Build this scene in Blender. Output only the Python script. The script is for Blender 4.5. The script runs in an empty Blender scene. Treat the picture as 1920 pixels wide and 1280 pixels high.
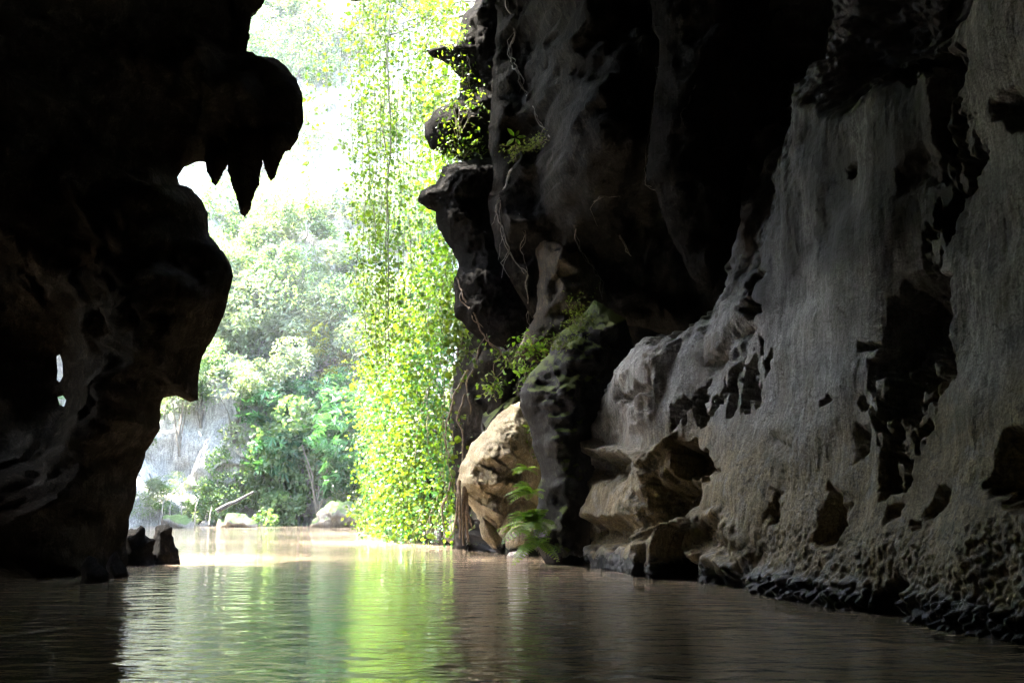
import bpy, math, random
import numpy as np
from mathutils import Vector, Matrix, Euler, geometry
from mathutils.bvhtree import BVHTree

# ------------------------------------------------------------------ camera, light
rng = np.random.default_rng(7)
random.seed(7)
S = bpy.context.scene
COL = S.collection
F = 1867.0                      # focal length in pixels of the 1920 wide photograph
CAMZ = 1.3
PITCH = math.atan(290 / F)
cam_d = bpy.data.cameras.new("camera")
cam_d.lens = 36 * F / 1920
cam_d.sensor_width = 36
cam_d.clip_end = 2000
cam = bpy.data.objects.new("camera", cam_d)
COL.objects.link(cam)
cam.location = (0, 0, CAMZ)
cam.rotation_euler = (math.pi / 2 + PITCH, 0, 0)
S.camera = cam

SUN = Vector((-0.48, 0.13, 0.86)).normalized()      # towards the sun
w = bpy.data.worlds.new("World")
S.world = w
w.use_nodes = True
nt = w.node_tree
bg = nt.nodes["Background"]
sky = nt.nodes.new("ShaderNodeTexSky")
sky.sky_type = 'NISHITA'
sky.sun_disc = False
sky.sun_elevation = math.asin(SUN.z)
sky.sun_rotation = math.atan2(SUN.x, SUN.y)
sky.air_density = 1.0
sky.dust_density = 3.0
nt.links.new(sky.outputs[0], bg.inputs[0])
bg.inputs[1].default_value = 0.15
sd = bpy.data.lights.new("sun", 'SUN')
sd.energy = 2.7
sd.angle = math.radians(0.6)
sd.color = (1.0, 0.95, 0.86)
so = bpy.data.objects.new("sun", sd)
COL.objects.link(so)
so.location = (-10, 20, 30)
so.rotation_euler = SUN.to_track_quat('Z', 'Y').to_euler()
S.view_settings.view_transform = 'Standard'
S.view_settings.look = 'None'
S.view_settings.exposure = 5.3
S.view_settings.gamma = 1
S.view_settings.use_curve_mapping = False
S.cycles.max_bounces = 10
S.cycles.diffuse_bounces = 6
S.cycles.glossy_bounces = 4
S.cycles.transmission_bounces = 4
S.cycles.sample_clamp_indirect = 6
S.cycles.use_denoising = True

# ------------------------------------------------------------------ helpers
CT, ST = math.cos(PITCH), math.sin(PITCH)

def ray(px, py):
    a, b = (px - 960) / F, (640 - py) / F
    return np.array([a, CT - b * ST, ST + b * CT])

def at(px, py, Y):
    r = ray(px, py)
    return np.array([0, 0, CAMZ]) + r * (Y / r[1])

def atz(px, py, z=0.0):
    r = ray(px, py)
    return np.array([0, 0, CAMZ]) + r * ((z - CAMZ) / r[2])

def project(P):
    P = np.asarray(P, float)
    d = P - np.array([0, 0, CAMZ])
    fw = d[..., 1] * CT + d[..., 2] * ST
    up = -d[..., 1] * ST + d[..., 2] * CT
    fw = np.where(fw < 0.05, 0.05, fw)
    return 960 + F * d[..., 0] / fw, 640 - F * up / fw

_G = rng.normal(size=(256, 3))
_G /= np.linalg.norm(_G, axis=1)[:, None]
_P = rng.permutation(256)

def _h(i, j, k):
    return _P[(_P[(_P[i & 255] + j) & 255] + k) & 255]

def noise(P):
    P = np.asarray(P, float)
    I = np.floor(P).astype(np.int64)
    f = P - I
    u = f * f * f * (f * (f * 6 - 15) + 10)
    out = 0
    for a in (0, 1):
        wa = u[:, 0] if a else 1 - u[:, 0]
        for b in (0, 1):
            wb = u[:, 1] if b else 1 - u[:, 1]
            for c in (0, 1):
                wc = u[:, 2] if c else 1 - u[:, 2]
                g = _G[_h(I[:, 0] + a, I[:, 1] + b, I[:, 2] + c)]
                out = out + wa * wb * wc * (g[:, 0] * (f[:, 0] - a) + g[:, 1] * (f[:, 1] - b) + g[:, 2] * (f[:, 2] - c))
    return out * 1.6

def fbm(P, sc, octs=4, gain=0.5):
    P = np.asarray(P, float) * np.asarray(sc, float)
    out, a = 0, 1.0
    for o in range(octs):
        out = out + a * noise(P * 2.0 ** o + 17.3 * o)
        a *= gain
    return out

def ridged(P, sc, octs=3, gain=0.5):
    P = np.asarray(P, float) * np.asarray(sc, float)
    out, a = 0, 1.0
    for o in range(octs):
        out = out + a * (1 - 2 * np.abs(noise(P * 2.0 ** o + 9.1 * o)))
        a *= gain
    return out

_J = rng.random((256, 3))

def cells(P, sc):
    """distance to the nearest jittered lattice point"""
    P = np.asarray(P, float) * np.asarray(sc, float)
    I = np.floor(P).astype(np.int64)
    best = np.full(len(P), 9.0)
    for a in (-1, 0, 1):
        for b in (-1, 0, 1):
            for c in (-1, 0, 1):
                J = I + (a, b, c)
                q = J + _J[_h(J[:, 0], J[:, 1], J[:, 2])]
                best = np.minimum(best, ((q - P) ** 2).sum(1))
    return np.sqrt(best)

def seg_dist(pts, poly):
    """distance of 2d points to a closed polygon and whether they are inside"""
    a = np.asarray(poly, float)
    b = np.roll(a, -1, 0)
    d = np.full(len(pts), 1e18)
    ins = np.zeros(len(pts), bool)
    x, y = pts[:, 0], pts[:, 1]
    for (ax, ay), (bx, by) in zip(a, b):
        vx, vy = bx - ax, by - ay
        L = vx * vx + vy * vy + 1e-12
        t = np.clip(((x - ax) * vx + (y - ay) * vy) / L, 0, 1)
        d = np.minimum(d, (x - ax - t * vx) ** 2 + (y - ay - t * vy) ** 2)
        if ay != by:
            c = ((ay > y) != (by > y)) & (x < vx * (y - ay) / (by - ay) + ax)
            ins ^= c
    return np.sqrt(d), ins

def sstep(x, a, b):
    t = np.clip((x - a) / (b - a), 0, 1)
    return t * t * (3 - 2 * t)

def mesh_np(name, V, faces, smooth=True, attrs=None):
    V = np.asarray(V, np.float32)
    faces = np.asarray(faces, np.int32)
    k = faces.shape[1]
    me = bpy.data.meshes.new(name)
    me.vertices.add(len(V))
    me.vertices.foreach_set("co", V.ravel())
    me.loops.add(faces.size)
    me.loops.foreach_set("vertex_index", faces.ravel())
    me.polygons.add(len(faces))
    me.polygons.foreach_set("loop_start", np.arange(0, faces.size, k, dtype=np.int32))
    me.polygons.foreach_set("loop_total", np.full(len(faces), k, dtype=np.int32))
    me.polygons.foreach_set("use_smooth", np.full(len(faces), smooth))
    if attrs:
        for n, v in attrs.items():
            at_ = me.attributes.new(n, 'FLOAT', 'POINT')
            at_.data.foreach_set("value", np.asarray(v, np.float32))
    me.update(calc_edges=True)
    me.validate()
    return me

def link(name, me, mat=None, parent=None, loc=None):
    o = bpy.data.objects.new(name, me)
    COL.objects.link(o)
    if mat is not None and me is not None and not me.materials:
        me.materials.append(mat)
    if parent is not None:
        o.parent = parent
    if loc is not None:
        o.location = loc
    return o

def tag(o, label=None, cat=None, group=None, kind=None):
    if label: o['label'] = label
    if cat: o['category'] = cat
    if group: o['group'] = group
    if kind: o['kind'] = kind
    return o

def recenter(o, P):
    """put the origin of a mesh object at P"""
    P = Vector(P)
    o.data.transform(Matrix.Translation(-P))
    o.location = P
    return o

# ------------------------------------------------------------------ materials
def node_mat(name):
    m = bpy.data.materials.new(name)
    m.use_nodes = True
    t = m.node_tree
    t.nodes.clear()
    out = t.nodes.new("ShaderNodeOutputMaterial")
    return m, t, out

def N(t, kind, **kw):
    n = t.nodes.new("ShaderNode" + kind)
    for k, v in kw.items():
        if k in n.inputs.keys():
            n.inputs[k].default_value = v
        else:
            setattr(n, k, v)
    return n

def L(t, a, b): t.links.new(a, b)

def tex_noise(t, vec, scale, detail=5, rough=0.6, mapping=None, dist=0.0):
    n = N(t, "TexNoise")
    n.inputs["Scale"].default_value = scale
    n.inputs["Detail"].default_value = detail
    n.inputs["Roughness"].default_value = rough
    n.inputs["Distortion"].default_value = dist
    if mapping:
        mp = N(t, "Mapping")
        mp.inputs["Scale"].default_value = mapping
        L(t, vec, mp.inputs["Vector"])
        vec = mp.outputs[0]
    L(t, vec, n.inputs["Vector"])
    return n.outputs["Fac"]

def ramp(t, fac, a, b, ca=(0, 0, 0, 1), cb=(1, 1, 1, 1)):
    r = N(t, "ValToRGB")
    r.color_ramp.elements[0].position = a
    r.color_ramp.elements[1].position = b
    r.color_ramp.elements[0].color = ca
    r.color_ramp.elements[1].color = cb
    L(t, fac, r.inputs[0])
    return r.outputs[0]

def mixc(t, fac, a, b, mode='MIX'):
    m = N(t, "MixRGB", blend_type=mode)
    for s, v in ((0, fac), (1, a), (2, b)):
        if hasattr(v, "links"): L(t, v, m.inputs[s])
        elif isinstance(v, (int, float)): m.inputs[s].default_value = v
        else: m.inputs[s].default_value = (*v, 1) if len(v) == 3 else v
    return m.outputs[0]

def math_(t, op, a, b=None, clamp=False):
    m = N(t, "Math", operation=op, use_clamp=clamp)
    for s, v in ((0, a), (1, b)):
        if v is None: continue
        if hasattr(v, "links"): L(t, v, m.inputs[s])
        else: m.inputs[s].default_value = v
    return m.outputs[0]

def rock_mat(name, c1, c2, c3, rough=0.8, bump=0.03, tan=None, tan_top=1.2, wet=None, moss=None, scale=1.0, streak=0.5, spec=0.35, midb=1.0):
    """c1/c2 base tones, c3 pale crusts; tan = colour of the low mineral zone; wet = height of the black wet band"""
    m, t, out = node_mat(name)
    g = N(t, "NewGeometry")
    pos = g.outputs["Position"]
    big = tex_noise(t, pos, 0.7 * scale, 5, 0.6)
    mid = tex_noise(t, pos, 3.5 * scale, 6, 0.65, dist=0.5)
    fine = tex_noise(t, pos, 34 * scale, 4, 0.7)
    strk = tex_noise(t, pos, 2.2 * scale, 6, 0.7, mapping=(5, 5, 0.55), dist=0.4)
    col = mixc(t, ramp(t, big, 0.38, 0.62), c1, c2)
    col = mixc(t, ramp(t, mid, 0.5, 0.72), col, c3)
    if tan:
        sep = N(t, "SeparateXYZ"); L(t, pos, sep.inputs[0])
        zz = math_(t, 'ADD', sep.outputs[2], math_(t, 'MULTIPLY', math_(t, 'SUBTRACT', big, 0.5), 2.8))
        f = N(t, "MapRange", clamp=True); L(t, zz, f.inputs[0])
        f.inputs[1].default_value = tan_top + 0.5; f.inputs[2].default_value = tan_top - 0.4
        f.inputs[3].default_value = 0; f.inputs[4].default_value = 1
        f2 = math_(t, 'MULTIPLY', f.outputs[0], ramp(t, mid, 0.22, 0.5))
        col = mixc(t, f2, col, tan)
    sp = ramp(t, strk, 0.35, 0.68, (1 - streak,) * 3 + (1,), (1.2, 1.2, 1.2, 1))
    col = mixc(t, 1.0, col, sp, 'MULTIPLY')
    fp = ramp(t, fine, 0.32, 0.70, (0.5, 0.5, 0.5, 1), (1.5, 1.5, 1.5, 1))
    brush = tex_noise(t, pos, 9 * scale, 4, 0.7, mapping=(3.2, 3.2, 0.5), dist=0.3)
    col = mixc(t, 1.0, col, ramp(t, brush, 0.36, 0.66, (0.78, 0.78, 0.79, 1), (1.18, 1.17, 1.15, 1)), 'MULTIPLY')
    col = mixc(t, 1.0, col, fp, 'MULTIPLY')
    if tan:
        pat = tex_noise(t, pos, 0.9, 4, 0.6, mapping=(1, 1, 0.6), dist=0.8)
        col = mixc(t, ramp(t, pat, 0.52, 0.66, (0, 0, 0, 1), (0.45, 0.45, 0.45, 1)), col, (0.18, 0.14, 0.09))
        pat2 = tex_noise(t, pos, 1.7, 5, 0.7, mapping=(1.3, 0.7, 1.0), dist=0.5)
        col = mixc(t, ramp(t, pat2, 0.56, 0.70, (0, 0, 0, 1), (0.55, 0.55, 0.55, 1)), col, (0.085, 0.09, 0.055))
        crk = N(t, "TexVoronoi", feature='DISTANCE_TO_EDGE'); crk.inputs["Scale"].default_value = 0.8
        wn = N(t, "TexNoise"); wn.inputs["Scale"].default_value = 2.5; wn.inputs["Detail"].default_value = 5
        L(t, pos, wn.inputs["Vector"])
        va = N(t, "VectorMath", operation='MULTIPLY_ADD'); L(t, wn.outputs["Color"], va.inputs[0]); va.inputs[1].default_value = (1.3, 1.3, 1.3); L(t, pos, va.inputs[2])
        L(t, va.outputs[0], crk.inputs["Vector"])
        col = mixc(t, 1.0, col, ramp(t, crk.outputs["Distance"], 0.0, 0.018, (0.45, 0.42, 0.4, 1), (1, 1, 1, 1)), 'MULTIPLY')
        ca = N(t, "Attribute", attribute_name="shade_tone")
        col = mixc(t, math_(t, 'MULTIPLY', ca.outputs["Fac"], 0.95), col, (0.026, 0.022, 0.018))  # shade painted into the colour of the upper wall
    bs = N(t, "BsdfPrincipled")
    bs.inputs["Specular IOR Level"].default_value = spec
    if moss:
        sepn = N(t, "SeparateXYZ"); L(t, g.outputs["Normal"], sepn.inputs[0])
        mf = math_(t, 'ADD', sepn.outputs[2], math_(t, 'MULTIPLY', math_(t, 'SUBTRACT', mid, 0.5), 1.6))
        mf = ramp(t, mf, 0.35, 0.6)
        col = mixc(t, mf, col, moss)
    if wet is not None:
        sep = N(t, "SeparateXYZ"); L(t, pos, sep.inputs[0])
        zz = math_(t, 'ADD', sep.outputs[2], math_(t, 'MULTIPLY', math_(t, 'SUBTRACT', mid, 0.5), 0.6))
        f = N(t, "MapRange", clamp=True); L(t, zz, f.inputs[0])
        f.inputs[1].default_value = wet; f.inputs[2].default_value = wet * 0.5
        f.inputs[3].default_value = 0; f.inputs[4].default_value = 1
        col = mixc(t, f.outputs[0], col, (0.012, 0.012, 0.013))
        r = N(t, "MapRange"); L(t, f.outputs[0], r.inputs[0])
        r.inputs[3].default_value = rough; r.inputs[4].default_value = 0.18
        L(t, r.outputs[0], bs.inputs["Roughness"])
    else:
        bs.inputs["Roughness"].default_value = rough
    L(t, col, bs.inputs["Base Color"])
    h = math_(t, 'ADD', math_(t, 'MULTIPLY', mid, midb), math_(t, 'MULTIPLY', fine, 0.42))
    h = math_(t, 'ADD', h, math_(t, 'MULTIPLY', strk, 0.4))
    h = math_(t, 'ADD', h, math_(t, 'MULTIPLY', brush, 0.25))
    b = N(t, "Bump")
    b.inputs["Strength"].default_value = 0.9
    b.inputs["Distance"].default_value = bump
    L(t, h, b.inputs["Height"])
    L(t, b.outputs[0], bs.inputs["Normal"])
    L(t, bs.outputs[0], out.inputs[0])
    return m

def leaf_mat(name, c_lo, c_hi, trans=0.45, yellow=None, rough=0.45):
    m, t, out = node_mat(name)
    at_ = N(t, "Attribute", attribute_name="tint")
    oi = N(t, "ObjectInfo")
    f = math_(t, 'FRACT', math_(t, 'ADD', at_.outputs["Fac"], oi.outputs["Random"]))
    col = mixc(t, f, c_lo, c_hi)
    if yellow:
        col = mixc(t, ramp(t, math_(t, 'FRACT', math_(t, 'MULTIPLY', f, 7.3)), 0.80, 0.86), col, yellow)
    bs = N(t, "BsdfPrincipled")
    bs.inputs["Roughness"].default_value = rough
    bs.inputs["Specular IOR Level"].default_value = 0.5
    L(t, col, bs.inputs["Base Color"])
    tr = N(t, "BsdfTranslucent")
    L(t, mixc(t, 1.0, col, (1.5, 1.6, 0.6), 'MULTIPLY'), tr.inputs[0])
    mx = N(t, "MixShader")
    mx.inputs[0].default_value = trans
    L(t, bs.outputs[0], mx.inputs[1]); L(t, tr.outputs[0], mx.inputs[2])
    L(t, mx.outputs[0], out.inputs[0])
    return m

def plain_mat(name, c1, c2, rough=0.8, scale=8, bump=0.01):
    m, t, out = node_mat(name)
    g = N(t, "NewGeometry")
    n = tex_noise(t, g.outputs["Position"], scale, 5, 0.6)
    bs = N(t, "BsdfPrincipled")
    L(t, mixc(t, ramp(t, n, 0.35, 0.65), c1, c2), bs.inputs["Base Color"])
    bs.inputs["Roughness"].default_value = rough
    b = N(t, "Bump"); b.inputs["Distance"].default_value = bump
    L(t, n, b.inputs["Height"]); L(t, b.outputs[0], bs.inputs["Normal"])
    L(t, bs.outputs[0], out.inputs[0])
    return m

M_WALL = rock_mat("scalloped_limestone", (0.20, 0.19, 0.178), (0.37, 0.355, 0.335), (0.50, 0.485, 0.46), rough=0.68, bump=0.035,
                  tan=(0.29, 0.23, 0.13), tan_top=2.2, wet=0.42, streak=0.5, spec=0.35, midb=0.6)
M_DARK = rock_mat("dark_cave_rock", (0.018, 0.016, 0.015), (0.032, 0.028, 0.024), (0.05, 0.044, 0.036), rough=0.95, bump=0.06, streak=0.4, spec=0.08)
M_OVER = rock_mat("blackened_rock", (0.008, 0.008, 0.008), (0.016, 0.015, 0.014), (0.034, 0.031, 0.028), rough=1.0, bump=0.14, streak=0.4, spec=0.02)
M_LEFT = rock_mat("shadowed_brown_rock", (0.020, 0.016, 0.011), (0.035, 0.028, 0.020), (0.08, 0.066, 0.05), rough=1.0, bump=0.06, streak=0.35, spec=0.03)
M_OCHRE = rock_mat("ochre_limestone", (0.22, 0.18, 0.10), (0.34, 0.29, 0.19), (0.44, 0.40, 0.30), rough=0.75, bump=0.05, wet=0.25, streak=0.4)
M_MOSSY = rock_mat("mossy_rock", (0.016, 0.015, 0.014), (0.032, 0.029, 0.026), (0.085, 0.08, 0.07), rough=0.8, bump=0.05, wet=0.3, moss=(0.09, 0.12, 0.025))
M_BANK = rock_mat("stained_bank_stone", (0.16, 0.14, 0.11), (0.26, 0.235, 0.20), (0.38, 0.35, 0.31), rough=0.85, bump=0.10, streak=0.5, moss=(0.07, 0.11, 0.03))
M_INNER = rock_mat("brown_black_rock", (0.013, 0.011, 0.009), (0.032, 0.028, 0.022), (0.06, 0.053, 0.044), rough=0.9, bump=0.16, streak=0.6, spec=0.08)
M_PALE = rock_mat("pale_limestone", (0.42, 0.40, 0.37), (0.55, 0.53, 0.50), (0.62, 0.60, 0.57), rough=0.85, bump=0.10, streak=0.5, scale=0.6)
M_VINE = leaf_mat("vine_leaf", (0.028, 0.066, 0.008), (0.095, 0.138, 0.012), 0.48, yellow=(0.11, 0.15, 0.015))
M_FERN = leaf_mat("fern_leaf", (0.10, 0.20, 0.015), (0.18, 0.30, 0.03), 0.45)
M_SHRUB = leaf_mat("shrub_leaf", (0.07, 0.13, 0.05), (0.15, 0.22, 0.10), 0.45)
M_TEAL = leaf_mat("broad_leaf", (0.025, 0.09, 0.03), (0.06, 0.16, 0.07), 0.4, rough=0.3)
M_GOLD = leaf_mat("golden_leaf", (0.22, 0.26, 0.03), (0.34, 0.33, 0.04), 0.5)
M_GREY = leaf_mat("pale_leaf", (0.13, 0.17, 0.10), (0.24, 0.28, 0.19), 0.35)
M_MOSS = leaf_mat("moss", (0.08, 0.11, 0.02), (0.17, 0.20, 0.05), 0.3, rough=0.8)
M_ROOT = plain_mat("pale_root", (0.09, 0.08, 0.065), (0.22, 0.20, 0.17), 0.75, 30)
M_BROOT = plain_mat("brown_root", (0.10, 0.07, 0.045), (0.22, 0.17, 0.12), 0.8, 20)
M_STEM = plain_mat("vine_stem", (0.10, 0.085, 0.05), (0.17, 0.14, 0.09), 0.8, 20)
M_BARK = plain_mat("grey_bark", (0.12, 0.10, 0.08), (0.25, 0.22, 0.18), 0.85, 6, 0.03)

# water
mw, t, out = node_mat("muddy_river_water")
g = N(t, "NewGeometry")
pos = g.outputs["Position"]
n1 = tex_noise(t, pos, 3.4, 2, 0.45, mapping=(0.55, 1.0, 1.0), dist=0.3)
n2 = tex_noise(t, pos, 10, 3, 0.55, mapping=(0.6, 1.0, 1.0), dist=0.2)
calm = ramp(t, tex_noise(t, pos, 0.22, 2, 0.5), 0.3, 0.65, (0.35, 0.35, 0.35, 1), (1, 1, 1, 1))
h = math_(t, 'ADD', math_(t, 'MULTIPLY', n1, 1.0), math_(t, 'MULTIPLY', n2, 0.22))
h = math_(t, 'MULTIPLY', h, calm)
b = N(t, "Bump"); b.inputs["Strength"].default_value = 1.0; b.inputs["Distance"].default_value = 0.05
L(t, h, b.inputs["Height"])
bs = N(t, "BsdfPrincipled")
bs.inputs["Base Color"].default_value = (0.26, 0.20, 0.135, 1)
bs.inputs["Roughness"].default_value = 0.02
bs.inputs["IOR"].default_value = 1.38
L(t, b.outputs[0], bs.inputs["Normal"])
L(t, bs.outputs[0], out.inputs[0])
M_WATER = mw

# ------------------------------------------------------------------ water, river bed
def grid_faces(nu, nv):
    i = np.arange(nu * nv).reshape(nu, nv)
    return np.stack([i[:-1, :-1], i[1:, :-1], i[1:, 1:], i[:-1, 1:]], -1).reshape(-1, 4)

V = np.array([(-60, -14, 0), (60, -14, 0), (60, 75, 0), (-60, 75, 0)])
tag(link("water", mesh_np("water", V, [[0, 1, 2, 3]]), M_WATER), kind='structure')
tag(link("riverbed", mesh_np("riverbed", V - (0, 0, 2.5), [[0, 1, 2, 3]]), M_LEFT), kind='structure')

ROCKS = []

# ------------------------------------------------------------------ cave: near right wall
wl = [(1100, 1062), (1170, 1078), (1250, 1085), (1310, 1090), (1400, 1108), (1500, 1125), (1600, 1145), (1690, 1156), (1800, 1178), (1920, 1200)]
plan = [tuple(atz(*p)[:2]) for p in wl]
d0 = np.array(plan[0]) - np.array(plan[2])
d0 /= np.linalg.norm(d0)
first = np.array(plan[0]) + d0 * 6.5
plan = [tuple(first)] + plan + [(5.3, 6.2), (5.9, 3.5), (6.4, -1), (6.6, -5), (6.6, -12)]
plan = np.array(plan)
seg = np.r_[0, np.cumsum(np.linalg.norm(np.diff(plan, axis=0), axis=1))]
# columns: dense where seen
dens = []
for i in range(len(plan) - 1):
    ycol = (plan[i, 1] + plan[i + 1, 1]) / 2
    step = 0.0014 * max(ycol, 6) if ycol > 7 else 0.12
    if i == 0: step = 0.05
    n = max(2, int((seg[i + 1] - seg[i]) / step))
    dens.append(np.linspace(seg[i], seg[i + 1], n, endpoint=False))
sc_ = np.concatenate(dens + [[seg[-1]]])
X = np.interp(sc_, seg, plan[:, 0]); Yc = np.interp(sc_, seg, plan[:, 1])
k = np.hanning(41); k /= k.sum()
def smooth1(a):
    return np.convolve(np.pad(a, 20, mode='edge'), k, mode='valid')
X, Yc = smooth1(X), smooth1(Yc)
tx, ty = np.gradient(X), np.gradient(Yc)
tl = np.hypot(tx, ty)
nx, ny = ty / tl, -tx / tl          # towards the cavity
sgn = np.where(nx > 0, -1, 1); nx, ny = nx * sgn, ny * sgn
NV = 640
tv = np.linspace(0, 1, NV)
top = np.maximum(0.60 * Yc + 1.6, 8.0)
Z = -0.45 + tv[None, :] * (top[:, None] + 0.45)
lean = 0.16 * np.clip(Z, 0, 4) + 0.03 * np.clip(Z - 4, 0, 10)
PX = X[:, None] - nx[:, None] * lean
PY = Yc[:, None] - ny[:, None] * lean
P = np.stack([PX, PY, Z], -1).reshape(-1, 3)
NRM = np.stack([np.repeat(nx, NV), np.repeat(ny, NV), np.full(P.shape[0], 0.16)], -1)
qx, qy = project(P)
# warp the traced outlines a little so that they are ragged like eroded rock
wv = fbm(P, 2.2, 4, 0.6)
wv2 = fbm(P + 31, 2.2, 4, 0.6)
Q = np.stack([qx + 9 * wv, qy + 9 * wv2], -1)
D = 0.22 * fbm(P, (0.35, 0.35, 0.35), 3) + 0.10 * fbm(P + 5, (0.8, 0.8, 0.5), 2) + 0.012 * fbm(P + 7, 2.5, 3)

def dent(poly, depth, soft=10, frag=0.0, mod=0.5):
    global D
    poly = np.array(poly, float)
    lo, hi = poly.min(0) - 40 - soft, poly.max(0) + 40 + soft
    m = (Q[:, 0] > lo[0]) & (Q[:, 0] < hi[0]) & (Q[:, 1] > lo[1]) & (Q[:, 1] < hi[1]) & (P[:, 1] > 3)
    ix = np.nonzero(m)[0]
    if not len(ix): return
    d, ins = seg_dist(Q[ix], poly)
    sd_ = np.where(ins, d, -d)
    soft = soft * (1.0 + 0.7 * (soft < 24))
    a = sstep(sd_ + min(0.5 * soft, 6) * fbm(P[ix] + 60, 3.0, 3), -soft * 0.5, soft)
    a = a * (1 + mod * fbm(P[ix] + 20, 1.9, 4, 0.6))
    if frag:
        nn = fbm(P[ix], (4.0, 4.0, 2.2), 4, 0.7) + 0.25 * np.clip(sd_ / 30, 0, 1)
        a = a * sstep(nn, frag - 0.10, frag + 0.34)
    D[ix] -= depth * a

# where the wall turns away to the back, and the black cavity above
dent([(1104, 1200), (1098, 1062), (1086, 1000), (1096, 940), (1082, 850), (1104, 790), (1130, 735), (1150, 690), (1172, 640), (1190, 620),
      (1222, 640), (1240, 560), (1262, 575), (1240, 400), (1200, 300), (300, 300), (300, 1200)], 2.4, 26, mod=0.04)
dent([(1100, 640), (1300, 600), (1390, 480), (1440, 300), (1450, 120), (1450, -400), (300, -400), (300, 640)], 1.4, 130, mod=0.04)
dent([(1480, -400), (1478, 90), (1500, 150), (1560, 175), (1620, 150), (1700, 95), (1760, 60), (1800, 0), (1830, -400)], 1.3, 120, mod=0.15)
dent([(1330, 230), (1400, 180), (1480, 90), (1480, -300), (1300, -300), (1300, 300)], 0.9, 60, mod=0.1)
# pits and hollows
dent([(1672, 560), (1700, 530), (1740, 512), (1785, 515), (1780, 580), (1762, 630), (1722, 690), (1690, 705), (1645, 705), (1628, 682), (1660, 640), (1666, 590)], 0.55, 12)
dent([(1615, 640), (1640, 645), (1640, 655), (1612, 660)], 0.25, 5)
dent([(1640, 690), (1700, 685), (1770, 630), (1775, 700), (1745, 740), (1735, 800), (1705, 870), (1695, 905), (1650, 938), (1636, 930), (1640, 860), (1632, 800), (1618, 740)], 0.42, 8, frag=0.02)
dent([(1655, 850), (1672, 850), (1668, 900), (1655, 936), (1640, 932)], 0.32, 9)
dent([(1742, 512), (1734, 470), (1745, 420), (1765, 370), (1790, 330), (1800, 300), (1770, 250), (1775, 180), (1770, 120), (1790, 92), (1822, 85), (1828, 120),
      (1812, 175), (1842, 235), (1845, 300), (1806, 380), (1790, 440), (1768, 505)], 0.5, 9, frag=-0.02)
dent([(1772, 130), (1822, 90), (1826, 130), (1800, 190), (1790, 290), (1776, 330), (1768, 250)], 0.5, 12)
dent([(1700, 330), (1750, 280), (1775, 290), (1760, 340), (1700, 372)], 0.14, 14)
dent([(1690, 105), (1770, 70), (1800, 100), (1760, 170), (1700, 150), (1620, 175), (1500, 180), (1560, 160)], 0.35, 12, frag=-0.05)
dent([(1392, 348), (1440, 338), (1428, 376), (1392, 392)], 0.4, 8)
dent([(1420, 498), (1438, 512), (1414, 572), (1396, 580), (1398, 540)], 0.32, 9)
dent([(1396, 575), (1440, 574), (1438, 590), (1410, 600)], 0.28, 6)
dent([(1330, 690), (1372, 625), (1405, 598), (1420, 612), (1382, 662), (1345, 705)], 0.22, 14)
dent([(1432, 636), (1450, 668), (1424, 712), (1404, 772), (1330, 795), (1252, 802), (1250, 780), (1312, 742), (1372, 700), (1402, 650)], 0.42, 8, frag=-0.06)
dent([(1236, 588), (1252, 570), (1266, 600), (1254, 634), (1236, 624)], 0.3, 7)
dent([(1164, 748), (1200, 736), (1226, 698), (1222, 738), (1192, 764)], 0.28, 6)
dent([(1256, 832), (1308, 826), (1346, 872), (1324, 888), (1262, 884)], 0.8, 8)
dent([(1338, 860), (1356, 880), (1340, 902), (1318, 904)], 0.3, 6)
dent([(1176, 880), (1192, 872), (1196, 900), (1186, 912)], 0.3, 6)
dent([(1200, 905), (1240, 885), (1300, 888), (1312, 930), (1286, 962), (1240, 990), (1200, 1010), (1178, 980)], 0.75, 20)
dent([(1268, 990), (1288, 1002), (1298, 1040), (1318, 1100), (1238, 1100), (1250, 1060), (1256, 1012)], 1.3, 8)
dent([(1318, 970), (1362, 972), (1392, 1028), (1382, 1052), (1330, 1040), (1306, 1000)], 0.3, 14)
dent([(1104, 852), (1160, 850), (1166, 878), (1130, 900), (1104, 880)], 0.35, 9)
dent([(1096, 985), (1150, 970), (1178, 990), (1160, 1022), (1100, 1020)], 0.4, 10)
dent([(1538, 912), (1570, 928), (1568, 985), (1548, 1034), (1524, 1024), (1528, 950)], 0.34, 16)
dent([(1750, 912), (1768, 912), (1764, 960), (1744, 985), (1732, 972)], 0.2, 10)
dent([(1655, 942), (1682, 945), (1680, 972), (1660, 975)], 0.2, 8)
dent([(1712, 980), (1726, 980), (1724, 994), (1712, 992)], 0.25, 4)
dent([(1438, 812), (1476, 808), (1480, 850), (1450, 850)], 0.10, 14)
dent([(1440, 920), (1452, 925), (1450, 980), (1438, 980)], 0.14, 7)
dent([(1538, 752), (1562, 742), (1566, 752), (1540, 762)], 0.22, 4)
dent([(1606, 752), (1620, 742), (1622, 758), (1608, 765)], 0.22, 4)
dent([(1596, 790), (1622, 790), (1600, 860), (1580, 868)], 0.14, 10)
dent([(1888, 815), (1960, 805), (1990, 960), (1900, 950), (1852, 912), (1880, 888)], 0.5, 18)
dent([(1866, 190), (1960, 165), (1970, 245), (1896, 238), (1872, 220)], 0.35, 12)
dent([(1582, 312), (1596, 308), (1594, 332), (1580, 332)], 0.2, 5)
dent([(1530, 395), (1546, 388), (1544, 402)], 0.15, 4)
dent([(1636, 1170), (1652, 1112), (1690, 1095), (1716, 1102), (1706, 1175)], 0.35, 12)
dent([(1340, 1120), (1330, 1078), (1380, 1085), (1410, 1120)], 0.2, 10)
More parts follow.
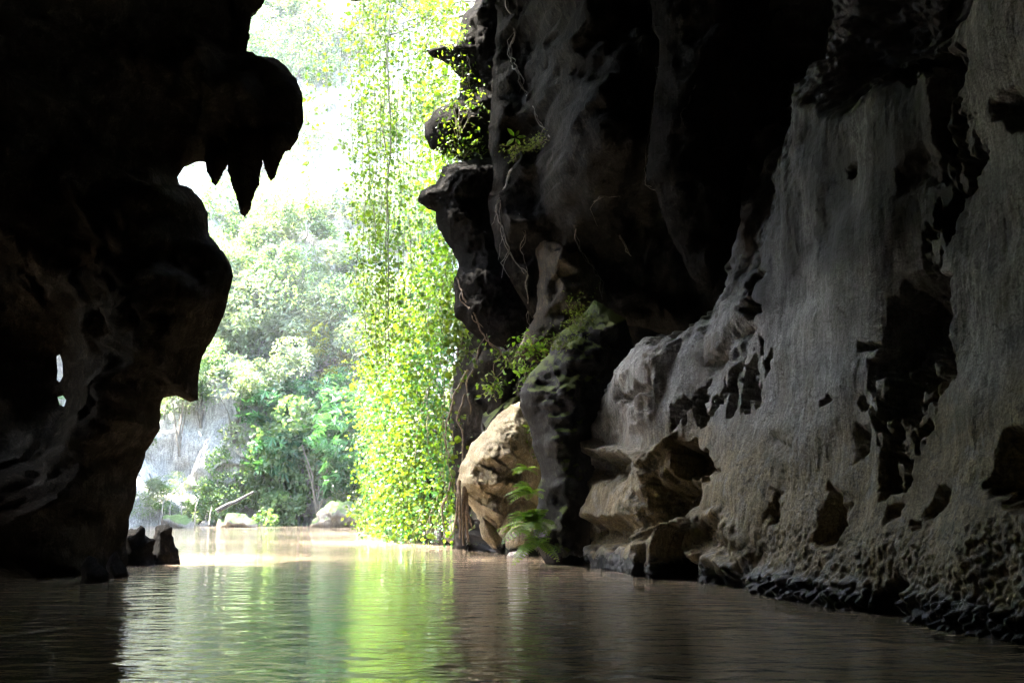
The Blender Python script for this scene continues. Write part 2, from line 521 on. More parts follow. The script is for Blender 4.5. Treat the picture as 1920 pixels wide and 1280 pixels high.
def bulge(poly, height, soft=10):
    global D
    poly = np.array(poly, float)
    m = (Q[:, 0] > poly[:, 0].min() - 30) & (Q[:, 0] < poly[:, 0].max() + 30) & (Q[:, 1] > poly[:, 1].min() - 30) & (Q[:, 1] < poly[:, 1].max() + 30) & (P[:, 1] > 3)
    ix = np.nonzero(m)[0]
    d, ins = seg_dist(Q[ix], poly)
    D[ix] += height * sstep(np.where(ins, d, -d), -soft, soft)
bulge([(1186, 870), (1206, 880), (1212, 960), (1200, 1010), (1214, 1090), (1190, 1090), (1184, 1000), (1194, 950)], 0.22, 9)
bulge([(1226, 1090), (1236, 1010), (1256, 976), (1290, 974), (1312, 1000), (1322, 1050), (1312, 1050), (1300, 1004), (1284, 990), (1266, 992), (1250, 1020), (1244, 1090)], 0.25, 6)
bulge([(1312, 975), (1350, 962), (1386, 990), (1402, 1040), (1380, 1070), (1330, 1060)], 0.20, 16)
bulge([(1104, 900), (1160, 905), (1172, 960), (1140, 985), (1100, 980)], 0.18, 18)
bulge([(1080, 832), (1150, 838), (1200, 850), (1260, 815), (1250, 835), (1200, 872), (1160, 858), (1084, 856)], 0.22, 9)
bulge([(1160, 690), (1190, 700), (1150, 790), (1110, 840), (1095, 830), (1125, 760)], 0.15, 16)
bulge([(1240, 640), (1262, 640), (1240, 720), (1200, 800), (1180, 800), (1215, 720)], 0.14, 12)
# scalloped surface: vertical flutes above, lumpy bubbles near the water
vis = (P[:, 1] > 5) & (P[:, 1] < 20)
iv = np.nonzero(vis)[0]
Pv = P[iv]
low = sstep(-Pv[:, 2] + 0.35 * fbm(Pv, 0.8, 2), -1.35, -0.55) * sstep(-Pv[:, 1], -15.5, -13.0)
flute = fbm(Pv, (9, 9, 1.6), 4, 0.6)
rough_ = 0.45 + 0.55 * sstep(fbm(Pv + 90, 0.7, 3), -0.3, 0.3)
sc1 = cells(Pv, (3.2, 3.2, 2.4)); sc2 = cells(Pv + 3, (9, 9, 7)); sc3 = cells(Pv + 3, (16, 16, 14))
tiny = ridged(Pv + 8, 9.0, 3, 0.6)
D[iv] += (1 - low) * (0.009 * flute + 0.006 * tiny) * rough_ - 0.012 * np.clip(0.55 - sc1, 0, 1) * (1 - low * 0.5) \
    + low * (0.05 * (0.5 - sc2) + 0.045 * (0.5 - sc3))
band = sstep(-Pv[:, 2], -0.42, -0.12) * (0.35 + 0.65 * sstep(-Pv[:, 1], -16.5, -14.0))
D[iv] += band * (0.10 + 0.16 * (0.45 - sc2))
# lip over the tan hollow
dl, il = seg_dist(Q[iv], np.array([(1078, 838), (1150, 846), (1160, 852), (1100, 862), (1078, 862)]))
D[iv] += 0.12 * sstep(np.where(il, dl, -dl), -16, 6)
PW = P + NRM * D[:, None]
# painted shade: upper wall darkened in its colour, fading out near the viewer
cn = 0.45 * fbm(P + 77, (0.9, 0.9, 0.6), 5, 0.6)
shade_tone = sstep(P[:, 2] + cn + 0.10 * (10.5 - P[:, 1]), 3.3, 4.3) * sstep(P[:, 1] + 0.8 * cn - 0.25 * np.clip(P[:, 2] - 5, 0, 5), 9.9, 11.1)
shade_tone = shade_tone * np.clip(0.95 + 0.6 * fbm(P + 33, (1.6, 1.6, 0.6), 4, 0.6), 0, 1)
wall = link("cave_wall_right", mesh_np("cave_wall_right", PW, grid_faces(len(X), NV), attrs={"shade_tone": shade_tone}), M_WALL)
tag(wall, kind='structure', label='grey scalloped limestone cave wall pitted with black holes above the water')
ROCKS.append(wall)

# ------------------------------------------------------------------ cave: shell behind, above and left of the camera
def sheet(name, fn, nu, nv, mat, solid=0.8, amp=0.35, sc=0.4):
    u, v = np.meshgrid(np.linspace(0, 1, nu), np.linspace(0, 1, nv), indexing='ij')
    Pp = fn(u, v).reshape(-1, 3)
    off = np.stack([fbm(Pp + 3.1 * i, sc, 5, 0.55) for i in (0, 5, 9)], -1) * amp
    o = link(name, mesh_np(name, Pp + off, grid_faces(nu, nv)), mat)
    if solid:
        md = o.modifiers.new("solid", 'SOLIDIFY'); md.thickness = solid; md.offset = 0
    return o

def roof_fn(u, v):
    y = -13 + u * 35.3
    x = -12 + v * 26
    z = 6.9 + 0.335 * np.clip(y, 0, 40)
    return np.stack([x, y, z], -1)
tag(sheet("cave_roof", roof_fn, 160, 120, M_DARK, 1.5, 0.5, 0.35), kind='structure')
def left_fn(u, v):
    y = -13 + u * 27.5
    z = -0.6 + v * 14
    x = -9.0 - 0.10 * z + 0.6 * np.sin(y * 0.35) - 0.5 * sstep(y, 11, 15) + 0 * z
    return np.stack([x + 0 * y, y, z], -1)
lw = sheet("cave_wall_left", left_fn, 300, 150, M_LEFT, 0, 0.55, 0.5)
tag(lw, kind='structure')
ROCKS.append(lw)
def back_fn(u, v):
    x = -12 + u * 24
    return np.stack([x, -12 + 0 * x, -0.6 + v * 14], -1)
tag(sheet("cave_wall_back", back_fn, 60, 50, M_LEFT, 0.6, 0.5, 0.5), kind='structure')

# ------------------------------------------------------------------ rock bodies traced by their outline, each with its own distance and thickness
def rock_body(name, outline, Y0, mat, front=3.0, back=3.0, fall=1.8, res=0.07, amp=0.25, sc=0.9, edge=0.03, holes=(), fbend=None, raw=False, facet=0.0, fineamp=0.03, step=None, strata=0.0):
    poly = np.array([at(px, py, Y0)[[0, 2]] if not raw else (px, py) for px, py in outline])
    pts = []
    for a, b in zip(poly, np.roll(poly, -1, 0)):
        n = max(1, int(np.linalg.norm(b - a) / res))
        for i in range(n): pts.append(a + (b - a) * i / n)
    pts = np.array(pts)
    jit = np.stack([fbm(np.c_[pts[:, 0], 0 * pts[:, 0] + Y0, pts[:, 1]], 2.5, 4, 0.6),
                    fbm(np.c_[pts[:, 0] + 40, 0 * pts[:, 0] + Y0, pts[:, 1]], 2.5, 4, 0.6)], -1)
    pts = pts + jit * edge
    hp = [np.array([at(px, py, Y0)[[0, 2]] for px, py in h]) for h in holes]
    lo, hi = pts.min(0), pts.max(0)
    gs = step or res
    gx, gz = np.meshgrid(np.arange(lo[0], hi[0], gs), np.arange(lo[1], hi[1], gs * 0.87), indexing='ij')
    gx = gx + (np.arange(gx.shape[1]) % 2) * gs * 0.5
    G_ = np.stack([gx.ravel(), gz.ravel()], -1)
    G_ = G_ + rng.uniform(-0.12, 0.12, G_.shape) * gs
    d, ins = seg_dist(G_, pts)
    keep = ins & (d > gs * 0.55)
    for h_ in hp:
        dh, ih = seg_dist(G_, h_)
        keep &= (~ih) & (dh > gs * 0.5)
    G_ = G_[keep]
    allp = [pts] + hp
    verts, edges, nb = [], [], 0
    for q in allp:
        n = len(q)
        verts += [Vector(p) for p in q]
        edges += [(nb + i, nb + (i + 1) % n) for i in range(n)]
        nb += n
    verts += [Vector(p) for p in G_]
    r = geometry.delaunay_2d_cdt(verts, edges, [], 0, 1e-5)
    V2 = np.array([tuple(v) for v in r[0]])
    T = np.array([f for f in r[2] if len(f) == 3])
    cen = V2[T].mean(1)
    _, ins = seg_dist(cen, pts)
    ok = ins
    for h_ in hp:
        ok &= ~seg_dist(cen, h_)[1]
    T = T[ok]
    d, _ = seg_dist(V2, pts)
    for h_ in hp:
        d = np.minimum(d, seg_dist(V2, h_)[0] * 0.35)
    used = np.unique(T)
    e = np.sort(np.concatenate([T[:, [0, 1]], T[:, [1, 2]], T[:, [2, 0]]]), 1)
    ue, cnt = np.unique(e, axis=0, return_counts=True)
    bnd = np.zeros(len(V2), bool); bnd[ue[cnt == 1].ravel()] = True
    d[bnd] = 0
    base = np.c_[V2[:, 0], np.full(len(V2), Y0), V2[:, 1]]
    prof = 1 - np.exp(-d / fall)
    tap = sstep(d, 0, 0.5)
    fr = front * prof
    if fbend is not None: fr = fr + fbend(base) * sstep(d, 0, 1.0)
    nf = amp * fbm(base, sc, 5, 0.55) + fineamp * ridged(base + 4, sc * 5, 3, 0.6)
    if strata:
        q_ = (0.55 * V2[:, 0] + 0.85 * V2[:, 1] + 0.12 * fbm(base, 1.5, 3)) * 3.2
        saw = q_ - np.floor(q_)
        nf = nf + strata * (saw * (0.6 + 0.8 * noise(np.c_[np.floor(q_) * 3.7, base[:, 0] * 1.5, base[:, 2]])))
    if facet:
        nf = nf + facet * (cells(base + 2, (1.1, 1.1, 1.9)) - 0.5)
    fy = Y0 - fr - nf * tap
    Vf = np.c_[V2[:, 0], fy, V2[:, 1]]
    sx = 0.35 * amp * fbm(base + 11, sc * 1.4, 3)
    Vf[:, 0] += sx * tap
    by = Y0 + back * prof + 0.5 * amp * fbm(base + 50, sc, 4) * tap
    Vb = np.c_[V2[:, 0], by, V2[:, 1]]
    n = len(V2)
    idx = np.arange(n) + n
    idx[bnd] = np.nonzero(bnd)[0]
    # orient triangles: front faces the camera (-y)
    p0, p1, p2 = V2[T[:, 0]], V2[T[:, 1]], V2[T[:, 2]]
    cr = (p1[:, 0] - p0[:, 0]) * (p2[:, 1] - p0[:, 1]) - (p1[:, 1] - p0[:, 1]) * (p2[:, 0] - p0[:, 0])
    T[cr < 0] = T[cr < 0][:, ::-1]
    faces = np.concatenate([T, idx[T][:, ::-1]])
    o = link(name, mesh_np(name, np.concatenate([Vf, Vb]), faces), mat)
    ROCKS.append(o)
    return o

# left headland with its round hanging lobe
LEFT = [(495, -520), (495, 0), (490, 18), (474, 28), (468, 60), (465, 96), (480, 106), (510, 108), (535, 124), (555, 148), (566, 172), (571, 200), (568, 232),
        (558, 258), (545, 282), (528, 285), (510, 288), (470, 296), (430, 300), (385, 303), (368, 302), (345, 312), (335, 330), (338, 345), (360, 355), (380, 376), (390, 400),
        (393, 440), (410, 466), (430, 490), (437, 520), (430, 560), (415, 600), (395, 640), (379, 670), (372, 700), (370, 752), (355, 752), (330, 742),
        (305, 745), (300, 760), (297, 800), (285, 830), (270, 870), (258, 890), (256, 920), (246, 965), (242, 985), (238, 1010), (240, 1110), (-700, 1110), (-700, -520)]
def lbend(b):
    low_ = sstep(-b[:, 2], -5.0, -0.5)
    return 1.2 * sstep(-b[:, 0], 5.5, 9.0) + 0.9 * low_ * sstep(-b[:, 0], 6.6, 8.2)
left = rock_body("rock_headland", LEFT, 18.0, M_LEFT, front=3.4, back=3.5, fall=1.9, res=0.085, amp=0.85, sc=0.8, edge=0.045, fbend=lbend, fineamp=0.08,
                 holes=[[(106, 668), (112, 664), (117, 680), (118, 705), (112, 716), (107, 712), (108, 695)], [(108, 744), (118, 741), (124, 750), (120, 762), (111, 758)]])
tag(left, 'black rock headland with a round hanging lobe closing the left of the cave mouth', 'rock headland')
recenter(left, at(240, 1065, 18))
for i, (o_, lab, y_) in enumerate([
        ([(424, 240), (498, 240), (497, 300), (490, 322), (484, 345), (472, 385), (461, 411), (452, 398), (442, 368), (433, 345), (426, 318)], 'long central stalactite', 17.6),
        ([(380, 240), (428, 240), (427, 305), (418, 326), (406, 349), (396, 343), (389, 322), (384, 300)], 'short blunt stalactite beside the gap', 17.7),
        ([(490, 230), (545, 230), (540, 275), (530, 292), (524, 312), (513, 336), (505, 338), (500, 326), (494, 312)], 'short stalactite under the round lobe', 17.5)]):
    s_ = rock_body("stalactite", o_, y_, M_LEFT, front=0.42, back=0.42, fall=0.22, res=0.03, amp=0.10, sc=3, edge=0.045, fineamp=0.03)
    s_.parent = left
    s_.matrix_parent_inverse = Matrix.Translation(-left.location)
    tag(s_, lab)

# dark overhanging masses right of the opening
UP = [(905, -520), (902, -20), (885, 10), (868, 30), (862, 60), (850, 82), (822, 86), (798, 92), (812, 108), (842, 120), (862, 150), (862, 180), (835, 196), (812, 208), (797, 232),
      (796, 250), (808, 278), (860, 300), (940, 330), (1010, 320), (1040, 262), (1024, 240), (1008, 212), (990, 178), (976, 140), (966, 105), (968, 60), (966, 20), (970, -520)]
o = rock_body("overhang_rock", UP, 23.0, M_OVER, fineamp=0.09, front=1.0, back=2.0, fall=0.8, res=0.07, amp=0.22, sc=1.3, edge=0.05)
tag(o, 'dark jutting rock at the top of the opening with creepers over its two noses', 'rock overhang', kind=None)
recenter(o, at(880, 200, 23))
LOWER = [(1000, 288), (935, 291), (880, 299), (830, 312), (815, 345), (790, 358), (785, 376), (800, 392), (815, 397), (820, 432), (850, 470), (862, 500), (853, 520), (851, 560), (853, 592),
         (872, 612), (902, 640), (950, 655), (985, 640), (1010, 600), (1015, 540), (990, 512), (965, 480), (948, 440), (934, 395), (938, 370), (960, 325)]
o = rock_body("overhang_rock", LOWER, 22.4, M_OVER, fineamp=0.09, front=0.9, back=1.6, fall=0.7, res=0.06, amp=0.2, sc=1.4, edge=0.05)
tag(o, 'dark hanging rock with a blunt nose below the creepers and roots on its right edge', 'rock overhang')
recenter(o, at(880, 500, 22.4))
BACKM = [(930, -520), (930, 60), (915, 260), (925, 330), (915, 380), (925, 450), (955, 520), (1000, 600), (1040, 620), (1100, 560), (1150, 600), (1300, 640), (1600, 640), (1600, -520)]
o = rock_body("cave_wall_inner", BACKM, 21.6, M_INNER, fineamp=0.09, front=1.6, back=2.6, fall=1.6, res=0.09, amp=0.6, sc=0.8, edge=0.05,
              fbend=lambda b: 2.6 * sstep(b[:, 2], 6.2, 8.0) * sstep(b[:, 0], 0.3, 1.8))
tag(o, kind='structure')
EDGE = [(1222, -520), (1220, 0), (1224, 50), (1236, 76), (1233, 130), (1226, 200), (1215, 270), (1210, 345), (1228, 356), (1256, 440), (1296, 520), (1335, 545), (1365, 490), (1385, 420), (1396, 330), (1425, 180), (1500, -520)]
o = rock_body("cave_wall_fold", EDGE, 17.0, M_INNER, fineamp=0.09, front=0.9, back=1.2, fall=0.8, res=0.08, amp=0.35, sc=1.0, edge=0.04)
tag(o, kind='structure')
NICHE = [(1000, 440), (1050, 428), (1100, 450), (1135, 520), (1140, 600), (1080, 660), (1010, 680), (960, 670), (1000, 600), (1012, 520)]
o = rock_body("niche_rock", NICHE, 21.2, rock_mat("brown_niche_rock", (0.045, 0.034, 0.018), (0.08, 0.06, 0.032), (0.12, 0.095, 0.055), bump=0.05),
              front=0.7, back=1.0, fall=0.5, res=0.06, amp=0.3, sc=1.6, edge=0.05)
tag(o, 'brown rock face glowing in the niche above the mossy ledge', 'rock')
recenter(o, at(1060, 600, 21.2))
DEEP = [(862, 560), (940, 450), (1900, 450), (1900, 1090), (850, 1040), (852, 900), (846, 760), (858, 650)]
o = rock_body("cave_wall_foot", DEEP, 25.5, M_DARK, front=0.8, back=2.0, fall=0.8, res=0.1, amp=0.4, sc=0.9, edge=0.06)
tag(o, kind='structure')

# buttress, boulder and stones at the foot
BUTT = [(1052, 622), (1080, 600), (1112, 565), (1150, 578), (1172, 600), (1190, 660), (1165, 720), (1135, 780), (1110, 850), (1112, 930), (1105, 1000), (1112, 1078), (1030, 1070),
        (1000, 1010), (1008, 940), (1012, 880), (992, 800), (974, 765), (978, 730), (1002, 690), (1030, 660)]
o = rock_body("rock_buttress", BUTT, 19.9, M_MOSSY, front=1.0, back=1.4, fall=0.6, res=0.045, amp=0.28, sc=1.8, edge=0.05, facet=0.25)
tag(o, 'dark rock buttress with a pale mossy crest standing between boulder and scalloped wall', 'rock buttress')
recenter(o, at(1060, 1062, 19.9))
BOUL = [(855, 905), (862, 872), (884, 832), (918, 792), (958, 758), (978, 752), (1004, 790), (1015, 850), (1012, 960), (978, 958), (972, 975), (960, 985), (944, 1010), (944, 1042), (934, 1038), (930, 1004),
        (902, 980), (882, 948), (862, 932)]
o = rock_body("boulder", BOUL, 23.6, M_OCHRE, front=1.1, back=1.0, fall=0.45, res=0.03, amp=0.16, sc=1.8, edge=0.05, facet=0.6, fineamp=0.05, strata=0.28)
tag(o, 'ochre boulder with streaked top leaning over the water beside the dark buttress', 'boulder')
recenter(o, at(940, 1030, 23.6))
SLABS = [([(935, 1000), (950, 962), (975, 940), (992, 952), (985, 975), (960, 992), (948, 1018)], 22.9, 'tilted ochre slab under the boulder'),
         ([(948, 1040), (950, 1000), (975, 968), (1000, 962), (1012, 1000), (1010, 1052)], 22.4, 'rounded tan stone behind the fern at the waterline'),
         ([(950, 1044), (956, 1034), (975, 1030), (990, 1036), (992, 1052), (960, 1054)], 22.0, 'small white stone at the waterline below the boulder'),
         ([(898, 985), (905, 965), (925, 985), (940, 1010), (944, 1040), (925, 1030), (905, 1010)], 23.3, 'narrow split slab below the boulder nose')]
for i, (ol, y_, lab) in enumerate(SLABS):
    o = rock_body("stone", ol, y_, M_PALE if i == 2 else M_OCHRE, front=0.28, back=0.3, fall=0.16, res=0.025, amp=0.05, sc=4, edge=0.02, fineamp=0.01, facet=0.1)
    tag(o, lab, 'stone')
    recenter(o, at(*ol[0], y_))
# left foot rocks
for ol, y_, mt, lab in [
        ([(280, 1075), (283, 1010), (290, 995), (300, 981), (312, 977), (321, 985), (324, 1008), (332, 1028), (337, 1050), (335, 1075)], 19.8, M_OVER, 'tall pointed black rock standing in the water by the headland'),
        ([(225, 1080), (232, 1000), (246, 988), (256, 992), (263, 984), (269, 990), (270, 1002), (280, 1006), (288, 1010), (290, 1075)], 19.4, M_OVER, 'low jagged black rock between headland and pointed rock'),
        ([(205, 1098), (200, 1060), (208, 1040), (222, 1030), (236, 1050), (243, 1075), (240, 1098)], 16.4, M_DARK, 'small leaning rock at the foot of the headland'),
        ([(150, 1100), (158, 1060), (170, 1040), (182, 1050), (200, 1075), (205, 1100)], 15.6, M_DARK, 'low mossy rock at the left waterline')]:
    o = rock_body("rock", ol, y_, mt, front=0.4, back=0.5, fall=0.25, res=0.035, amp=0.16, sc=3, edge=0.07, fineamp=0.03, facet=0.25)
    tag(o, lab, 'rock')
    recenter(o, at(ol[0][0] + 20, ol[0][1] - 15, y_))

# vine-clad bank rock on the right of the outlet, receding
def bank_fn(u, v):
    y = 24.5 + u * 22
    x = -0.6 - 0.27 * (y - 24.5)
    topz = 9.5 - 5.5 * sstep(u, 0.1, 0.7)
    z = -0.6 + v * topz
    xx = x + 0.25 * z + 1.4 * np.clip(v - 0.75, 0, 1) * 4
    return np.stack([xx, y, z], -1)
o = sheet("vine_clad_rock", bank_fn, 140, 90, M_MOSSY, 0.9, 0.6, 0.6)
tag(o, 'dark rock bank under the climbing vines, running back to the far shore', 'rock bank')
BANK = o

# ------------------------------------------------------------------ far cliff
def cliff_y(x, z):
    return 45.5 - 0.010 * (x + 8) ** 2 + 0.52 * z + 2.0 * np.clip(1 - z / 2.0, 0, 1) * 0
def cliff_fn(u, v):
    x = -42 + u * 66
    z = -0.8 + v * 44
    return np.stack([x, cliff_y(x, z), z], -1)
cl = sheet("cliff", cliff_fn, 360, 260, M_PALE, 0, 1.5, 0.22)
tag(cl, kind='structure')
bpy.context.view_layer.update()
BV = {}
def bvh(o):
    if o.name not in BV:
        me = o.data
        mw_ = o.matrix_world
        BV[o.name] = BVHTree.FromPolygons([mw_ @ v.co for v in me.vertices], [tuple(p.vertices) for p in me.polygons])
    return BV[o.name]
def hit(px, py, objs, off=0.03):
    o0 = Vector((0, 0, CAMZ)); d = Vector(ray(px, py)).normalized()
    best = None
    for ob in objs:
        r = bvh(ob).ray_cast(o0, d)
        if r[0] is not None and (best is None or r[3] < best[3]): best = r
    if best is None: return None
    return best[0] - d * off, best[1]

# ------------------------------------------------------------------ plants
def leaf_shape(kind):
    if kind == 'heart':
        v = [(0, 0, 0), (0.32, 0.10, -0.05), (0.50, 0.42, -0.12), (0.30, 0.78, -0.16), (0, 1.0, -0.28), (-0.30, 0.78, -0.16), (-0.50, 0.42, -0.12), (-0.32, 0.10, -0.05), (0, 0.45, 0.05)]
        f = [(8, i, i + 1) for i in range(0, 7)] + [(8, 7, 0)]
    elif kind == 'oval':
        v = [(0, 0, 0), (0.22, 0.3, -0.05), (0.2, 0.7, -0.1), (0, 1, -0.2), (-0.2, 0.7, -0.1), (-0.22, 0.3, -0.05), (0, 0.5, 0.03)]
        f = [(6, i, i + 1) for i in range(0, 5)] + [(6, 5, 0)]
    elif kind == 'slim':
        v = [(0, 0, 0), (0.10, 0.4, 0.0), (0, 1, -0.25), (-0.10, 0.4, 0.0)]
        f = [(0, 1, 2), (0, 2, 3)]
    elif kind == 'palm':   # lobed leaf
        v, f = [(0, 0, 0)], []
        for i, a in enumerate((-75, -38, 0, 38, 75)):
            r = math.radians(a)
            l_ = (0.6, 0.85, 1.0, 0.85, 0.6)[i]
            c, s = math.cos(r), math.sin(r)
            for (px_, py_, pz_) in ((0.13, 0.45, 0.03), (0, 1.0, -0.15), (-0.13, 0.45, 0.03)):
                x_, y_ = px_ * l_, py_ * l_
                v.append((x_ * c + y_ * s, -x_ * s + y_ * c, pz_))
            k_ = 1 + i * 3
            f += [(0, k_, k_ + 1), (0, k_ + 1, k_ + 2)]
    return np.array(v, float), np.array(f)

def rand_rot(n, up=0.5, droop=0.0):
    """random frames; y axis = leaf direction, z axis = leaf normal"""
    y = rng.normal(size=(n, 3)); y[:, 2] = y[:, 2] * 0.6 - droop
    y /= np.linalg.norm(y, axis=1)[:, None]
    z = rng.normal(size=(n, 3)); z[:, 2] += up * 2
    x = np.cross(y, z); x /= np.linalg.norm(x, axis=1)[:, None] + 1e-9
    z = np.cross(x, y)
    return np.stack([x, y, z], -1)        # columns

def leaf_cloud(pts, size, kind='oval', up=0.6, droop=0.2, R=None):
    v, f = leaf_shape(kind)
    n = len(pts)
    if R is None: R = rand_rot(n, up, droop)
    s = size * rng.uniform(0.65, 1.25, n)
    V_ = np.einsum('nij,kj->nki', R, v) * s[:, None, None] + pts[:, None, :]
    Fc = f[None] + (np.arange(n) * len(v))[:, None, None]
    tint = np.repeat(rng.random(n), len(v))
    return V_.reshape(-1, 3), Fc.reshape(-1, 3), tint

def cloud_mesh(name, parts):
    Vs, Fs, Ts, n = [], [], [], 0
    for V_, F_, T_ in parts:
        Vs.append(V_); Fs.append(F_ + n); Ts.append(T_); n += len(V_)
    return mesh_np(name, np.concatenate(Vs), np.concatenate(Fs), smooth=False, attrs={"tint": np.concatenate(Ts)})

def tube_arrays(path, r0, r1, n=5):
    path = np.asarray(path, float)
    m = len(path)
    tg = np.gradient(path, axis=0); tg /= np.linalg.norm(tg, axis=1)[:, None] + 1e-9
    a = np.cross(tg, (0.31, 0.9, 0.2)); a /= np.linalg.norm(a, axis=1)[:, None] + 1e-9
    b_ = np.cross(tg, a)
    r = np.linspace(r0, r1, m)
    th = np.linspace(0, 2 * np.pi, n, endpoint=False)
    V_ = path[:, None] + (a[:, None] * np.cos(th)[None, :, None] + b_[:, None] * np.sin(th)[None, :, None]) * r[:, None, None]
    i = np.arange(m * n).reshape(m, n)
    j = np.roll(i, -1, 1)
    q = np.stack([i[:-1], j[:-1], j[1:], i[1:]], -1).reshape(-1, 4)
    return V_.reshape(-1, 3), q

def tubes_mesh(name, specs, n=5):
    Vs, Fs, k_ = [], [], 0
    for path, r0, r1 in specs:
        V_, F_ = tube_arrays(path, r0, r1, n)
        Vs.append(V_); Fs.append(F_ + k_); k_ += len(V_)
    return mesh_np(name, np.concatenate(Vs), np.concatenate(Fs))

def wiggle(path, n, amp, sc=1.0):
    path = np.asarray(path, float)
    s = np.r_[0, np.cumsum(np.linalg.norm(np.diff(path, axis=0), axis=1))]
    t_ = np.linspace(0, s[-1], n)
    q = np.stack([np.interp(t_, s, path[:, i]) for i in range(3)], -1)
    off = np.stack([fbm(q + 7 * i + rng.uniform(0, 50), sc, 3) for i in (1, 2, 3)], -1) * amp
    return q + off

LEAFM = {}
for kd in ('heart', 'oval', 'palm', 'slim'):
    for mt in (M_VINE, M_FERN, M_TEAL, M_GOLD):
        v, f = leaf_shape(kd)
        me = mesh_np("leaf", v, f, smooth=False, attrs={"tint": np.zeros(len(v))})
        me.materials.append(mt)
        LEAFM[kd, mt.name] = me

def put_leaf(parent, P_, size, kind, mat, Rm=None, droop=0.7):
    o = bpy.data.objects.new("leaf", LEAFM[kind, mat.name])
    COL.objects.link(o)
    o.parent = parent
    R = rand_rot(1, 0.3, droop)[0] if Rm is None else Rm
    m = Matrix(R.tolist()).to_4x4() @ Matrix.Scale(float(size), 4)
    m.translation = Vector(P_)
    o.matrix_basis = m
    return o

def vine(path, nleaf, size, spread, label, group, mat=M_VINE, nobj=40, cloud=0, name="hanging_vine", kind='heart', stem=0.012, csize=None, sticks=None):
    path = np.asarray(path, float)
    root = bpy.data.objects.new(name, None); COL.objects.link(root)
    root.location = path[0]
    tag(root, label, 'vine', group)
    loc = path - path[0]
    link("stem", tubes_mesh("stem", sticks if sticks else [(loc, stem, stem * 0.5)], 4), M_STEM, root)
    ks = rng.uniform(0, len(loc) - 1, nobj)
    for kk in ks:
        i = int(kk); f_ = kk - i
        p = loc[i] * (1 - f_) + loc[min(i + 1, len(loc) - 1)] * f_
        p = p + rng.normal(size=3) * spread
        put_leaf(root, p, size * rng.uniform(0.55, 1.35), kind, mat)
    if cloud:
        kk = rng.uniform(0, len(loc) - 1, cloud); i = kk.astype(int); f_ = (kk - i)[:, None]
        p = loc[i] * (1 - f_) + loc[np.minimum(i + 1, len(loc) - 1)] * f_ + rng.normal(size=(cloud, 3)) * spread * 1.4
        me = cloud_mesh("leaves", [leaf_cloud(p, csize or size * 0.75, kind, 0.3, 0.7)])
        lv = link("leaves", me, mat, root)
        lv['kind'] = 'stuff'
    return root

# the branches the curtain hangs from (an overhanging tree rooted on the rock at the right, mostly above the picture)
ty0 = at(880, -60, 27.5)
tree = bpy.data.objects.new("overhanging_tree", None); COL.objects.link(tree)
tree.location = ty0
tag(tree, 'thin grey branches crossing the top of the gap above the vine curtain', 'tree')
br = []
def brn(pts, r0, r1): br.append((wiggle(np.array([at(*p) for p in pts]) - ty0, 24, 0.12, 0.8), r0, r1))
brn([(930, 40, 24.5), (880, -60, 27), (760, -120, 27.5), (600, -150, 28), (520, -150, 29)], 0.16, 0.05)
brn([(905, 20, 24.3), (800, 40, 26), (720, 70, 26.6), (640, 60, 27), (600, 75, 27.2)], 0.045, 0.012)
brn([(900, 5, 24.3), (830, 5, 26), (760, 45, 26.6), (700, 60, 27)], 0.04, 0.012)
brn([(900, 60, 24.2), (820, 70, 25.5), (770, 95, 26), (745, 120, 26.4)], 0.03, 0.010)
brn([(880, -40, 27), (780, -60, 29), (690, -120, 30)], 0.1, 0.05)
link("trunk", tubes_mesh("trunk", br, 6), M_BARK, tree)
p_ = np.concatenate([b_[0][rng.integers(3, 24, 60)] + rng.normal(size=(60, 3)) * 0.2 for b_ in br])
link("crown", cloud_mesh("crown", [leaf_cloud(p_, 0.13, 'oval', 0.5, 0.3)]), M_VINE, tree)

ORD = ['first', 'second', 'third', 'fourth', 'fifth', 'sixth', 'seventh', 'eighth', 'ninth', 'tenth', 'eleventh', 'twelfth', 'thirteenth', 'fourteenth', 'fifteenth', 'sixteenth',
       'seventeenth', 'eighteenth', 'nineteenth', 'twentieth', 'twenty-first', 'twenty-second', 'twenty-third', 'twenty-fourth', 'twenty-fifth', 'twenty-sixth', 'twenty-seventh', 'twenty-eighth']
# (px top, px bottom, py bottom, distance, leaves, look)
STR = [(576, 580, 400, 28.5, 26, 'sparse'), (596, 592, 250, 28.2, 18, 'sparse'), (612, 612, 235, 27.5, 22, 'short leafy'), (640, 645, 330, 27.0, 26, 'short leafy'),
       (655, 662, 470, 26.5, 34, 'leafy'), (668, 672, 560, 27.2, 44, 'dense yellow-green'), (676, 682, 620, 26.3, 48, 'dense yellow-green'), (688, 690, 700, 26.9, 60, 'dense yellow-green'),
       (694, 698, 640, 27.6, 56, 'dense yellow-green'), (702, 706, 735, 26.1, 62, 'dense yellow-green'), (712, 713, 725, 26.6, 62, 'dense yellow-green'), (722, 722, 700, 27.3, 56, 'thick-stemmed'),
       (730, 728, 690, 26.4, 56, 'thick-stemmed'), (737, 738, 640, 27.0, 50, 'leafy'), (746, 748, 700, 26.2, 46, 'leafy'), (757, 757, 620, 27.1, 40, 'leafy'),
       (768, 770, 700, 26.6, 38, 'leafy'), (780, 782, 560, 27.4, 34, 'leafy'), (792, 795, 640, 26.2, 32, 'thin'), (804, 806, 560, 26.9, 30, 'thin'), (815, 820, 620, 26.5, 28, 'thin'),
       (760, 832, 560, 26.1, 26, 'slanting thin'), (790, 843, 600, 25.8, 26, 'slanting thin')]
